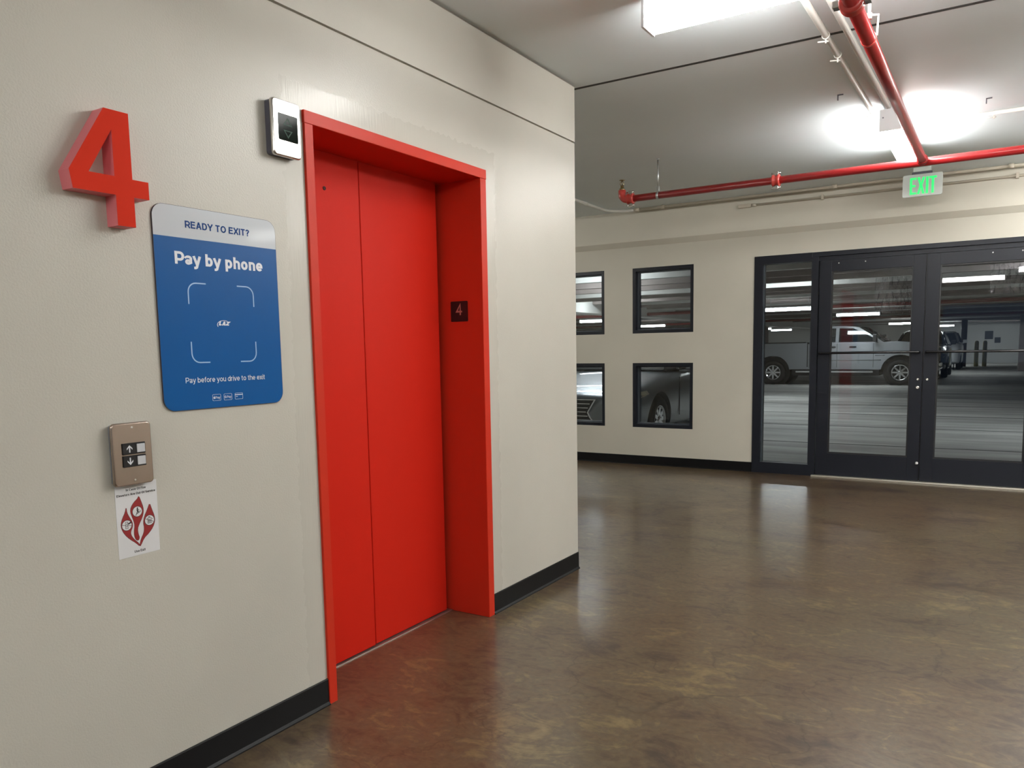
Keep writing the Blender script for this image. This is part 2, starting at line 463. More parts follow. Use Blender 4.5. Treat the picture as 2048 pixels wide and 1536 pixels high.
# ------------------------------------------------------------------ geometry helpers
class MB:
    def __init__(self):
        self.bm = bmesh.new()

    def _new(self, verts, faces, smooth=False):
        vs = [self.bm.verts.new(v) for v in verts]
        for f in faces:
            try:
                fc = self.bm.faces.new([vs[i] for i in f])
                fc.smooth = smooth
            except ValueError:
                pass
        return vs

    def box(self, x0, x1, y0, y1, z0, z1, bevel=0.0, seg=2):
        vs = self._new([(x0, y0, z0), (x1, y0, z0), (x1, y1, z0), (x0, y1, z0),
                        (x0, y0, z1), (x1, y0, z1), (x1, y1, z1), (x0, y1, z1)],
                       [(0, 3, 2, 1), (4, 5, 6, 7), (0, 1, 5, 4), (1, 2, 6, 5), (2, 3, 7, 6), (3, 0, 4, 7)])
        if bevel:
            es = {e for v in vs for e in v.link_edges}
            bmesh.ops.bevel(self.bm, geom=list(es), offset=bevel, segments=seg, affect='EDGES', profile=0.6)
        return self

    def cyl(self, p0, p1, r0, r1=None, seg=20, caps=True):
        p0, p1 = Vector(p0), Vector(p1)
        r1 = r0 if r1 is None else r1
        d = (p1 - p0).normalized()
        a = d.orthogonal().normalized()
        b = d.cross(a)
        n = len(self.bm.verts)
        ring = [a * math.cos(2 * PI * i / seg) + b * math.sin(2 * PI * i / seg) for i in range(seg)]
        v0 = [self.bm.verts.new(p0 + q * r0) for q in ring]
        v1 = [self.bm.verts.new(p1 + q * r1) for q in ring]
        for i in range(seg):
            j = (i + 1) % seg
            f = self.bm.faces.new((v0[i], v0[j], v1[j], v1[i]))
            f.smooth = True
        if caps:
            self.bm.faces.new(v0[::-1])
            self.bm.faces.new(v1)
        return self

    def tube(self, pts, r, seg=16):
        pts = [Vector(p) for p in pts]
        rings = []
        a = None
        for i, p in enumerate(pts):
            t = ((pts[min(i + 1, len(pts) - 1)] - p).normalized() + (p - pts[max(i - 1, 0)]).normalized()).normalized()
            a = t.orthogonal().normalized() if a is None else (a - t * a.dot(t)).normalized()
            b = t.cross(a)
            rings.append([self.bm.verts.new(p + (a * math.cos(2 * PI * k / seg) + b * math.sin(2 * PI * k / seg)) * r) for k in range(seg)])
        for q in range(len(rings) - 1):
            for k in range(seg):
                j = (k + 1) % seg
                f = self.bm.faces.new((rings[q][k], rings[q][j], rings[q + 1][j], rings[q + 1][k]))
                f.smooth = True
        self.bm.faces.new(rings[0][::-1])
        self.bm.faces.new(rings[-1])
        return self

    def poly(self, pts, holes=(), depth=None):
        """Flat 3-D polygon (optionally with holes) as triangles; depth vector extrudes it to a solid."""
        loops = [[Vector(p) for p in pts]] + [[Vector(p) for p in h] for h in holes]
        flat = [p for l in loops for p in l]
        tris = tessellate_polygon(loops)
        vs = [self.bm.verts.new(p) for p in flat]
        for t in tris:
            self.bm.faces.new([vs[i] for i in t])
        if depth is not None:
            d = Vector(depth)
            v2 = [self.bm.verts.new(p + d) for p in flat]
            for t in tris:
                self.bm.faces.new([v2[i] for i in t[::-1]])
            k = 0
            for l in loops:
                n = len(l)
                for i in range(n):
                    j = (i + 1) % n
                    self.bm.faces.new((vs[k + i], vs[k + j], v2[k + j], v2[k + i]))
                k += n
        return self

    def lathe(self, centre, axis, prof, seg=28):
        """prof: list of (distance along axis, radius)."""
        c = Vector(centre)
        d = Vector(axis).normalized()
        a = d.orthogonal().normalized()
        b = d.cross(a)
        rings = []
        for (s, r) in prof:
            rings.append([self.bm.verts.new(c + d * s + (a * math.cos(2 * PI * k / seg) + b * math.sin(2 * PI * k / seg)) * max(r, 1e-4)) for k in range(seg)])
        for q in range(len(rings) - 1):
            for k in range(seg):
                j = (k + 1) % seg
                f = self.bm.faces.new((rings[q][k], rings[q][j], rings[q + 1][j], rings[q + 1][k]))
                f.smooth = True
        self.bm.faces.new(rings[0][::-1])
        self.bm.faces.new(rings[-1])
        return self

    def grid(self, rows, smooth=True, close=False):
        vv = [[self.bm.verts.new(p) for p in r] for r in rows]
        for i in range(len(vv) - 1):
            n = len(vv[i])
            for j in range(n if close else n - 1):
                k = (j + 1) % n
                f = self.bm.faces.new((vv[i][j], vv[i][k], vv[i + 1][k], vv[i + 1][j]))
                f.smooth = smooth
        if close:
            self.bm.faces.new(vv[0][::-1])
            self.bm.faces.new(vv[-1])
        return self

    def build(self, name, m, parent=None, sub=0, flip_to=None):
        if flip_to is None:
            bmesh.ops.recalc_face_normals(self.bm, faces=self.bm.faces)
        else:
            for f in self.bm.faces:
                f.normal_update()
                if f.normal.dot(flip_to) < 0:
                    f.normal_flip()
        me = bpy.data.meshes.new(name)
        off = base_of(parent)
        if off.length:
            bmesh.ops.translate(self.bm, verts=self.bm.verts, vec=-off)
        self.bm.to_mesh(me)
        self.bm.free()
        me.materials.append(m)
        o = bpy.data.objects.new(name, me)
        COL.objects.link(o)
        o.parent = parent
        if sub:
            md = o.modifiers.new('smooth', 'SUBSURF')
            md.levels = sub
            md.render_levels = sub
        return o


def base_of(o):
    v = Vector((0, 0, 0))
    while o is not None:
        v += o.location
        o = o.parent
    return v


def tag(o, label=None, cat=None, group=None, kind=None):
    if label: o['label'] = label
    if cat: o['category'] = cat
    if group: o['group'] = group
    if kind: o['kind'] = kind
    return o


def thing(name, loc, label, cat, group=None, kind=None):
    o = bpy.data.objects.new(name, None)
    o.empty_display_size = 0.1
    COL.objects.link(o)
    o.location = loc
    return tag(o, label, cat, group, kind)


def struct(mb, name, m, label, cat):
    return tag(mb.build(name, m), label, cat, None, 'structure')


def dup(root, loc, label=None, group=None):
    r = root.copy()
    COL.objects.link(r)
    r.location = loc
    if label: r['label'] = label
    if group: r['group'] = group
    for ch in list(root.children):
        c = ch.copy()
        COL.objects.link(c)
        c.parent = r
        for g in list(ch.children):
            d = g.copy()
            COL.objects.link(d)
            d.parent = c
    return r


DG = bpy.context.evaluated_depsgraph_get


def _arc(cx, cy, rx, ry, a0, a1, n=14):
    return [(cx + rx * math.cos(math.radians(a0 + (a1 - a0) * i / n)), cy + ry * math.sin(math.radians(a0 + (a1 - a0) * i / n))) for i in range(n + 1)]


def glyph(ch, w):
    """Grotesque sans letter as centre-line strokes of weight w; capital height 1. Returns (strokes, dots, advance)."""
    h = w / 2
    t, b, X, xt = 1 - h, h, .74, .74 - h          # top, bottom, x-height
    W = .72
    l, r = h, W - h
    m = W / 2
    lw = .58                                      # lower-case bowl width
    lr = lw - h
    lm = lw / 2
    ry_ = (xt - b) / 2
    bowl = _arc(lm, (xt + b) / 2, lm - h, ry_, 0, 360, 28)
    G = {
        'A': ([[(l - .02, 0), (m, t + h)], [(m, t + h), (r + .02, 0)], [(.17, .34), (W - .17, .34)]], W),
        'C': ([_arc(.39, .5, .39 - h, .5 - h, 42, 318, 24)], .76),
        'D': ([[(l, b), (l, t), (.34, t)] + _arc(.34, .5, .36 - h, .5 - h, 90, -90, 18) + [(l, b)]], .70),
        'E': ([[(.62, t), (l, t), (l, b), (.63, b)], [(l, .53), (.58, .53)]], .64),
        'F': ([[(.60, t), (l, t), (l, 0)], [(l, .50), (.53, .50)]], .58),
        'G': ([_arc(.39, .5, .39 - h, .5 - h, 42, 350, 26) + [(.44, .46)]], .78),
        'I': ([[(h, 0), (h, 1)]], w),
        'L': ([[(l, 1), (l, b), (.56, b)]], .56),
        'O': ([_arc(.40, .5, .40 - h, .5 - h, 0, 360, 32)], .80),
        'P': ([[(l, 0), (l, t), (.38, t)] + _arc(.38, t - .27, .27 - h * .4, .27, 90, -90, 14) + [(l, t - .54)]], .66),
        'R': ([[(l, 0), (l, t), (.38, t)] + _arc(.38, t - .25, .27 - h * .4, .25, 90, -90, 14) + [(l, t - .50)], [(.40, t - .50), (.66, 0)]], .68),
        'S': ([_arc(.33, .73, .33 - h, .27 - h, 25, 270, 16) + _arc(.33, .27 + h * .0, .33 - h, .5 - .27 - h + .0, 90, -155, 16)], .66),
        'T': ([[(0, t), (.64, t)], [(.32, t), (.32, 0)]], .64),
        'U': ([[(l, 1), (l, .32)] + _arc(m - .01, .32, m - .01 - h, .32 - h, 180, 360, 16) + [(W - .02 - h, 1)]], .70),
        'X': ([[(.03, 0), (.65, 1)], [(.03, 1), (.65, 0)]], .68),
        'Y': ([[(.02, 1), (.34, .42), (.34, 0)], [(.66, 1), (.34, .42)]], .68),
        'Z': ([[(.02, t), (.58, t), (.04, b), (.62, b)]], .62),
        '?': ([_arc(.28, .73, .28 - h, .27 - h, 180, -45, 14) + [(.28, .42), (.28, .24)]], .56),
        '4': ([[(.44, 0), (.44, t), (.02 + h, .30), (.62, .30)]], .62),
        'a': ([[(.02 + h, xt - .10)] + _arc(.25, xt - .15, .22 - h * .3, .15, 150, 0, 10) + [(lr - .06, b + .08), (lr, b)], _arc(.23, .22, .23 - h, .22 - h, 0, 360, 22)], .54),
        'b': ([[(l, 0), (l, 1)], bowl], lw),
        'c': ([_arc(lm - .01, (xt + b) / 2, lm - h, ry_, 45, 315, 22)], .52),
        'd': ([[(lr, 0), (lr, 1)], bowl], lw),
        'e': ([[(l, (xt + b) / 2 - .01), (lr + h, (xt + b) / 2 - .01)], _arc(lm, (xt + b) / 2, lm - h, ry_, 0, 322, 26)], .56),
        'f': ([[(.33, t), (.24, t), (.14 + h * .2, t - .10), (.14 + h * .2, 0)], [(0, xt), (.31, xt)]], .32),
        'h': ([[(l, 0), (l, 1)], [(l, .42)] + _arc(lm - .01, .46, lm - h - .01, xt - .46, 170, 0, 12) + [(lr - .02, 0)]], .54),
        'i': ([[(h, 0), (h, X)], [(h, 1 - w), (h, 1)]], w),
        'l': ([[(h, 0), (h, 1)]], w),
        'n': ([[(l, 0), (l, X)], [(l, .42)] + _arc(lm - .01, .46, lm - h - .01, xt - .46, 170, 0, 12) + [(lr - .02, 0)]], .54),
        'o': ([bowl], lw),
        'p': ([[(l, -.27), (l, X)], bowl], lw),
        'r': ([[(l, 0), (l, X)], [(l, .42), (l + .05, xt - .08), (l + .14, xt), (l + .24, xt)]], .34),
        's': ([_arc(.24, .55, .24 - h, xt - .55, 25, 270, 12) + _arc(.24, .21, .24 - h, .21 - h, 90, -155, 12)], .49),
        't': ([[(.14 + h * .2, .94), (.14 + h * .2, b + .08), (.22, b), (.32, b)], [(0, xt), (.31, xt)]], .33),
        'u': ([[(l, X), (l, .28)] + _arc(lm - .02, .28, lm - h - .02, .28 - h, 180, 350, 12), [(lr - .02, X), (lr - .02, 0)]], .54),
        'v': ([[(.02, X), (.26, 0)], [(.26, 0), (.50, X)]], .52),
        'x': ([[(.02, 0), (.48, X)], [(.02, X), (.48, 0)]], .50),
        'y': ([[(.02, X), (.27, .02)], [(.50, X), (.22, -.16), (.14, -.25 + h * .4), (.02, -.25 + h * .4)]], .52),
    }
    st, adv = G[ch]
    return st, adv


def ribbon(pts, w):
    """Outline of a polyline of constant weight with mitred corners and flat ends."""
    P = []
    for p in pts:
        if not P or (Vector(p) - P[-1]).length > 1e-4:
            P.append(Vector(p))
    n = len(P)
    closed = (P[0] - P[-1]).length < 1e-6
    if closed:
        P = P[:-1]
        n -= 1
    L_, R_ = [], []
    for i in range(n):
        a = P[i - 1] if (closed or i > 0) else None
        c = P[(i + 1) % n] if (closed or i < n - 1) else None
        d1 = (P[i] - a).normalized() if a is not None else None
        d2 = (c - P[i]).normalized() if c is not None else None
        d1 = d1 if d1 is not None else d2
        d2 = d2 if d2 is not None else d1
        n1, n2 = Vector((-d1.y, d1.x)), Vector((-d2.y, d2.x))
        q = n1 + n2
        q = n1 if q.length < .3 else q.normalized()
        k = min(1 / max(q.dot(n1), .45), 2.0) * w / 2
        L_.append(P[i] + q * k)
        R_.append(P[i] - q * k)
    if closed:
        L_.append(L_[0])
        R_.append(R_[0])
    return L_, R_


def lettering(name, s, m, parent, origin, ux, uz, width, cap, weight=.14, depth=0.0004, shear=0.0, gap=.10):
    """Text with its left end and baseline at origin, given overall width and capital height."""
    ux, uz, org = Vector(ux), Vector(uz), Vector(origin)
    n = ux.cross(uz)
    pen, quads, sid = 0.0, [], 0
    for ch in s:
        if ch == ' ':
            pen += .30
            continue
        st, adv = glyph(ch, weight)
        for p in st:
            L_, R_ = ribbon(p, weight)
            sid += 1
            for i in range(len(L_) - 1):
                quads.append((sid, [(pen + q.x + shear * q.y, q.y) for q in (L_[i], L_[i + 1], R_[i + 1], R_[i])]))
        if ch == '?':
            hh = .28
            quads.append((sid, [(pen + hh - weight / 2, 0), (pen + hh + weight / 2, 0), (pen + hh + weight / 2, weight), (pen + hh - weight / 2, weight)]))
        pen += adv + gap
    pen -= gap
    sx = width / pen
    mb = MB()
    for k, (sid, q) in enumerate(quads):
        lift = n * (depth + k * 1.5e-6)
        v = [mb.bm.verts.new(org + ux * (a * sx) + uz * (b * cap) + lift) for a, b in q]
        mb.bm.faces.new(v)
    return mb.build(name, m, parent, flip_to=n)


def rrect(cy, cz, w, h, r, n=8):
    """Rounded rectangle outline, list of (u, v)."""
    p = []
    for (sx, sz, a0) in ((1, 1, 0), (-1, 1, 90), (-1, -1, 180), (1, -1, 270)):
        for i in range(n + 1):
            a = math.radians(a0 + 90 * i / n)
            p.append((cy + sx * (w / 2 - r) + r * math.cos(a), cz + sz * (h / 2 - r) + r * math.sin(a)))
    return p


def circle(cy, cz, r, n=28):
    return [(cy + r * math.cos(2 * PI * i / n), cz + r * math.sin(2 * PI * i / n)) for i in range(n)]


def onx(pts, x):
    return [(x, a, b) for a, b in pts]


def ony(pts, y):
    return [(a, y, b) for a, b in pts]


def smooth_loop(pts, it=2):
    for _ in range(it):
        q = []
        n = len(pts)
        for i in range(n):
            a, b = pts[i], pts[(i + 1) % n]
            q.append((a[0] * .75 + b[0] * .25, a[1] * .75 + b[1] * .25))
            q.append((a[0] * .25 + b[0] * .75, a[1] * .25 + b[1] * .75))
        pts = q
    return pts


UY, UZ, UX = (0, 1, 0), (0, 0, 1), (1, 0, 0)
H = 2.82          # lobby ceiling
D = 8.20          # far wall plane
XL, XR, YB = -4.2, 5.6, -6.5
FY0, FY1, FZ = 2.020, 3.166, 2.178      # lift frame, outer
OY0, OY1, OZ = 2.060, 3.118, 2.134      # lift opening
DOORX = -0.235
YC = 4.110        # corner of the lift block

# ================================================================== SETTING
struct(MB().box(XL, XR + .2, YB, D + .12, -0.15, 0.0), 'floor', M['floor'],
       'brown acid-stained polished concrete floor of the lobby', 'floor')

mb = MB()
mb.box(XL, XR + .2, YB, 4.168, H, H + 0.2)
mb.box(XL, XR + .2, 4.190, D, H, H + 0.2)
struct(mb, 'ceiling', M['ceiling'], 'painted concrete ceiling slabs of the lobby', 'ceiling')
struct(MB().box(XL, XR + .2, 4.166, 4.192, H - 0.001, H + 0.2), 'trim_1', M['seal_and_shade'],  # near-flush dark strip paints the shadow of the ceiling groove
       'dark strip coloured as the shade of the joint groove, running across the ceiling from the wall corner', 'joint')

# left wall: block around the lift, groove and smooth band above
G0, G1 = 2.496, 2.504
mb = MB()
mb.box(-.40, 0, YB, FY0 + .01, 0, G0)
mb.box(-.40, 0, FY1 - .01, YC, 0, G0)
mb.box(-.40, 0, FY0 + .01, FY1 - .01, FZ - .01, G0)
mb.box(-2.6, -.40, YC - .2, YC, 0, H - .012)
struct(mb, 'wall_left', M['wall_left'], 'beige painted wall around the red lift door', 'wall')
mb = MB()
mb.box(-.40, -.012, YB, YC - .012, G0, G1)
mb.box(-.40, 0.0025, YB, YC, G1, H - .014)
struct(mb, 'trim_2', M['wall_band'], 'smooth beige band of wall between groove and ceiling', 'wall band')
struct(MB().box(-.40, -.010, YB, YC - .010, H - .014, H), 'trim_6', M['gap'], 'shade-coloured strip in the joint between the wall band and the ceiling', 'joint')

# far wall with openings, beam with sloped underside
WX = [(-2.430, -1.727), (-1.381, -0.678)]
WXH = (-3.479, -2.776)
WZ = [(0.424, 1.150), (1.481, 2.201)]
DX0, DX1, DZ = -0.034, 3.080, 2.226
cols = [WXH] + WX
mb = MB()
T0, T1 = D, D + .2
xs = [XL] + [v for c in cols for v in c] + [DX0]
for i in range(0, len(xs), 2):
    mb.box(xs[i], xs[i + 1], T0, T1, 0, 2.434)
for (a, b) in cols:
    mb.box(a, b, T0, T1, 0, WZ[0][0])
    mb.box(a, b, T0, T1, WZ[0][1], WZ[1][0])
    mb.box(a, b, T0, T1, WZ[1][1], 2.434)
mb.box(DX0, DX1, T0, T1, DZ, 2.434)
mb.box(DX1, XR + .2, T0, T1, 0, 2.434)
struct(mb, 'wall_far', M['wall_far'], 'beige far wall holding the square windows and glass doors', 'wall')
mb = MB()
mb.poly([(XL, D + .2, 2.434), (XL, D - .003, 2.434), (XL, D - .045, 2.490), (XL, D - .045, H), (XL, D + .2, H)],
        depth=(XR + .2 - XL, 0, 0))
struct(mb, 'trim_3', M['wall_far'], 'beige beam with sloped underside along the top of the far wall', 'beam')
struct(MB().box(XR, XR + .2, YB, D, 0, H), 'wall_right', M['wall_band'], 'beige wall on the right of the lobby', 'wall')
mb = MB()
mb.box(XL, .9, YB - .2, YB, 0, H)
mb.box(2.9, XR + .2, YB - .2, YB, 0, H)
mb.box(.9, 2.9, YB - .2, YB, 2.25, H)
struct(mb, 'wall_back', M['wall_band'], 'beige wall behind the viewer with a wide opening', 'wall')
struct(MB().box(XL - .2, XL, YC - .2, D, 0, H), 'wall_corridor', M['wall_band'], 'beige end wall of the side corridor', 'wall')
struct(MB().box(XL, -2.6, YC - .2, YC, 0, H), 'wall_recess', M['wall_band'], 'beige wall closing the side corridor beside the lift block', 'wall')
struct(MB().box(-14, 18, -40, YB - .2, -0.15, -0.005), 'floor_outside', M['outside'], 'grey pavement outside the rear opening', 'pavement')

# baseboards
def cove(mb, p0, p1, nrm, h=.102):
    p0, p1, n = Vector((*p0, 0)), Vector((*p1, 0)), Vector((*nrm, 0))
    prof = [(0, 0), (.014, 0), (.013, .004), (.0055, .012), (.005, h - .004), (.003, h), (0, h)]
    mb.poly([p0 + n * a + Vector((0, 0, b)) for a, b in prof], depth=p1 - p0)
    return mb
struct(cove(MB(), (0, YB), (0, FY0 - .001), (1, 0)), 'baseboard_left', M['base'], 'black vinyl baseboard left of the red lift frame', 'baseboard')
mb = cove(MB(), (0, FY1 + .001), (0, YC), (1, 0))
cove(mb, (0, YC), (-2.6, YC), (0, 1))
struct(mb, 'baseboard_corner', M['base'], 'black vinyl baseboard between the lift frame and wall corner', 'baseboard')
struct(cove(MB(), (XL, D), (DX0 - .002, D), (0, -1)), 'baseboard_far', M['base'], 'black vinyl baseboard under the square windows', 'baseboard')
struct(cove(MB(), (DX1 + .002, D), (XR, D), (0, -1)), 'baseboard_right', M['base'], 'black vinyl baseboard right of the glass doors', 'baseboard')
struct(MB().box(DX0 + .6, DX1, D - .05, D + .14, 0, .014, .003), 'trim_4', M['threshold'], 'pale metal threshold under the glass doors', 'threshold')

# square windows
wl = ['upper square window nearest the glass doors', 'lower square window nearest the glass doors, car behind it',
      'upper square window at the wall corner', 'lower square window at the wall corner, silver bonnet behind it',
      'upper square window hidden round the corner', 'lower square window hidden round the corner']
k = 0
for (a, b) in (WX[1], WX[0], WXH):
    for (z0, z1) in (WZ[1], WZ[0]):
        k += 1
        root = thing('window_%d' % k, ((a + b) / 2, D, z0), 'black framed ' + wl[k - 1], 'window', None, 'structure')
        fw = .036
        f = MB()
        y0, y1 = D + .004, D + .14
        f.box(a, a + fw, y0, y1, z0, z1).box(b - fw, b, y0, y1, z0, z1)
        f.box(a + fw, b - fw, y0, y1, z0, z0 + fw).box(a + fw, b - fw, y0, y1, z1 - fw, z1)
        f.build('window_frame', M['alu'], root)
        g = MB()
        s = .012
        g.box(a + fw, a + fw + s, y0 + .055, y1 - .01, z0 + fw, z1 - fw).box(b - fw - s, b - fw, y0 + .055, y1 - .01, z0 + fw, z1 - fw)
        g.box(a + fw + s, b - fw - s, y0 + .055, y1 - .01, z0 + fw, z0 + fw + s).box(a + fw + s, b - fw - s, y0 + .055, y1 - .01, z1 - fw - s, z1 - fw)
        g.build('glazing_stop', M['alu_side'], root)
        MB().box(a + fw + s, b - fw - s, D + .092, D + .098, z0 + fw + s, z1 - fw - s).build('pane', M['pane'], root)

# entrance frame, sidelight
root = thing('window_7', (.25, D, 0), 'tall black framed sidelight left of the glass double doors', 'sidelight', None, 'structure')
y0, y1 = D - .010, D + .115
f = MB()
f.box(DX0, .049, y0, y1, 0, DZ).box(.528, .590, y0, y1, 0, DZ - .045)
f.box(.049, .528, y0, y1, 0, .112).box(.049, .528, y0, y1, 2.144, DZ)
f.build('sidelight_frame', M['alu'], root)
g = MB()
g.box(.049, .060, D + .03, D + .09, .112, 2.144).box(.517, .528, D + .03, D + .09, .112, 2.144)
g.build('glazing_stop', M['alu_side'], root)
MB().box(.060, .517, D + .050, D + .056, .112, 2.144).build('pane', M['pane'], root)
root = thing('window_8', (2.76, D, 0), 'tall black framed sidelight right of the glass double doors, beyond the picture edge', 'sidelight', None, 'structure')
f = MB()
f.box(2.470, 2.532, y0, y1, 0, 2.181).box(2.532, DX1 - .05, y0, y1, 0, .112).box(2.532, DX1 - .05, y0, y1, 2.144, 2.181)
f.build('sidelight_frame', M['alu'], root)
MB().box(2.532, DX1 - .05, D + .050, D + .056, .112, 2.144).build('pane', M['pane'], root)
mb = MB()
mb.box(.528, DX1, y0, y1, 2.181, DZ, .003)
mb.box(.590, 2.470, y0 + .022, y1, 2.140, 2.181)
mb.box(DX1 - .05, DX1, y0, y1, 0, 2.181)
struct(mb, 'trim_5', M['alu'], 'black head frame over the glass double doors', 'door frame')

def leaf(name, x0, x1, gl0, gl1, label, hinge_left):
    root = thing(name, ((x0 + x1) / 2, D, 0), label, 'glass door', None, 'structure')
    y0, y1 = D + .004, D + .050
    gz0, gz1 = .238, 2.031
    f = MB()
    f.box(x0, gl0, y0, y1, .016, 2.136, .002).box(gl1, x1, y0, y1, .016, 2.136, .002)
    f.box(gl0, gl1, y0 + .0005, y1, .016, gz0).box(gl0, gl1, y0 + .0005, y1, gz1, 2.1355)
    f.build('leaf_frame', M['alu'], root)
    g = MB()
    t = .012
    g.box(gl0, gl0 + t, y0 + .014, y1 - .004, gz0, gz1).box(gl1 - t, gl1, y0 + .014, y1 - .004, gz0, gz1)
    g.box(gl0 + t, gl1 - t, y0 + .014, y1 - .004, gz0, gz0 + t).box(gl0 + t, gl1 - t, y0 + .014, y1 - .004, gz1 - t, gz1)
    g.build('glazing_stop', M['dark_trim'], root)
    MB().box(gl0 + t, gl1 - t, y0 + .022, y0 + .028, gz0 + t, gz1 - t).build('pane', M['pane'], root)
    yb = D - .055
    b = MB()
    ba, bb = x0 + .022, x1 - .030
    if not hinge_left:
        ba, bb = x0 + .022, x1 - .022
    b.tube([(ba, y0 + .002, 1.238), (ba, yb + .018, 1.238), (ba + .006, yb + .005, 1.238), (ba + .02, yb, 1.238),
            (bb - .02, yb, 1.238), (bb - .006, yb + .005, 1.238), (bb, yb + .018, 1.238), (bb, y0 + .002, 1.238)], .012)
    b.build('push_bar', M['bar'], root)
    return root

dl = leaf('door_2', .598, 1.525, .708, 1.424, 'black framed glass door leaf next to the sidelight', True)
dr = leaf('door_3', 1.535, 2.462, 1.642, 2.352, 'black framed glass door leaf at the right edge, bubbled film at its top', False)
MB().box(1.5255, 1.538, D + .034, D + .054, .016, 2.136).build('meeting_strip', M['dark_trim'], dl)
for (px, pz, r) in ((1.492, .981, .011), (1.492, .905, .015)):
    MB().lathe((px, D + .005, pz), (0, -1, 0), [(0, r), (.005, r), (.008, r * .7), (.008, r * .35), (.004, r * .3)], 20).build('lock_cylinder', M['screw'], dl)
MB().lathe((1.570, D + .005, .981), (0, -1, 0), [(0, .011), (.005, .011), (.008, .008), (.008, .004), (.004, .003)], 20).build('lock_cylinder', M['screw'], dr)
for px, rt in ((.772, dl), (1.010, dl), (2.046, dr), (2.268, dr)):
    MB().lathe((px, D + .005, 2.107), (0, -1, 0), [(0, .006), (.003, .006), (.005, .003)], 12).build('bolt_cap', M['white_nylon'], rt)
mb = MB().cyl((1.505, D + .005, .186), (1.505, D - .025, .186), .008).lathe((1.512, D - .03, .192), (.4, -1, .3), [(-.012, .010), (0, .014), (.012, .010)], 14)
mb.build('door_stop', M['white_nylon'], dl)
MB().box(1.097, 1.400, D + .0245, D + .0255, 1.600, 1.946).build('bubbled_film', M['film'], dl)
MB().box(2.03, 2.335, D + .0245, D + .0255, 1.74, 2.010).build('bubbled_film', M['film'], dr)

# ================================================================== LIFT DOOR
root = thing('door_1', (DOORX / 2, (OY0 + OY1) / 2, 0), 'red lift entrance with two sliding panels in the beige wall', 'lift door', None, 'structure')
f = MB()
f.box(DOORX - .045, .010, FY0, OY0, 0, OZ, .0015, 1)
f.build('frame_jamb', M['red_frame'], root)
f = MB()
f.box(DOORX - .045, .010, OY1, FY1, 0, OZ, .0015, 1)
f.build('frame_jamb', M['red_frame'], root)
f = MB()
f.box(DOORX - .045, .011, FY0 - .002, FY1 + .002, OZ, FZ, .0015, 1)
f.build('frame_header', M['red_frame'], root)
f = MB()
f.box(DOORX - .04, DOORX + .006, OY0 - .03, 2.545, .008, OZ + .03, .002, 1)
p1 = f.build('door_panel', M['red'], root)
f = MB()
f.box(DOORX - .05, DOORX, 2.555, 3.092, .008, OZ + .03, .002, 1)
f.build('door_panel', M['red'], root)
f = MB()
f.box(DOORX - .09, DOORX - .05, OY0 - .03, OY1 + .05, 0, OZ + .03)
f.box(DOORX - .05, DOORX - .03, 2.545, 2.555, .008, OZ + .03)
f.build('shaft_seam', M['dark_red'], root)
f = MB()
f.box(DOORX - .05, DOORX + .017, OY0, OY1, 0, .004)
f.build('door_sill', M['sill'], root)
f = MB()
f.lathe((DOORX + .006, 2.343, 1.990), (1, 0, 0), [(0, .008), (.002, .008), (.003, .005), (.0005, .004)], 18)
f.build('release_hole', M['dark_red'], p1)

# floor number plaque on the right jamb reveal
pl = thing('floor_plaque', (-.128, OY1, 1.468), 'small black plaque with a number 4 on the right reveal of the red lift frame', 'plaque')
MB().poly(ony(rrect(-.1285, 1.518, .100, .098, .004, 3), OY1), depth=(0, -.003, 0)).build('plate', M['black'], pl)
lettering('numeral', '4', M['plaque_num'], pl, (-.148, OY1 - .003, 1.500), UX, UZ, .038, .055, .14, .0012)
MB().box(-.132, -.124, OY1 - .0042, OY1 - .003, 1.483, 1.486).build('braille_dots', M['ink_black'], pl)

# ================================================================== THINGS ON THE LEFT WALL
# big floor number 4
t = .050
num = thing('wall_numeral', (0, 1.265, 1.685), 'large thick red number 4 mounted above the blue pay sign', 'number')
outer = [(1.2597, 1.9916), (1.3300, 1.9916), (1.3300, 1.8156), (1.3778, 1.8156), (1.3778, 1.7674), (1.3315, 1.7674),
         (1.3315, 1.6858), (1.2790, 1.6858), (1.2790, 1.7674), (1.1622, 1.7674), (1.1549, 1.8150)]
hole = [(1.2785, 1.9391), (1.2785, 1.8168), (1.2074, 1.8168)]
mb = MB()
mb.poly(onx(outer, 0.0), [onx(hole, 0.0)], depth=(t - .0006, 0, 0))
mb.build('numeral_body', M['sheen_side'], num)
mb = MB()
mb.poly(onx(outer, t - .0006), [onx(hole, t - .0006)], depth=(.0006, 0, 0))
mb.build('numeral_face', M['red_num'], num)

# pay sign
sg = thing('payment_sign', (0, 1.6395, 1.1617), 'blue and white sign reading Pay by phone beside the lift', 'sign')
cy, cz, w_, h_ = 1.6395, 1.4684, .457, .6135
out = rrect(cy, cz, w_, h_, .038)
MB().poly(onx(out, 0.0), depth=(.0052, 0, 0)).build('sign_board', M['sign_edge'], sg)
zb = 1.6815
lower = [p for p in rrect(cy, cz, w_ - .002, h_ - .002, .037) if p[1] < zb]
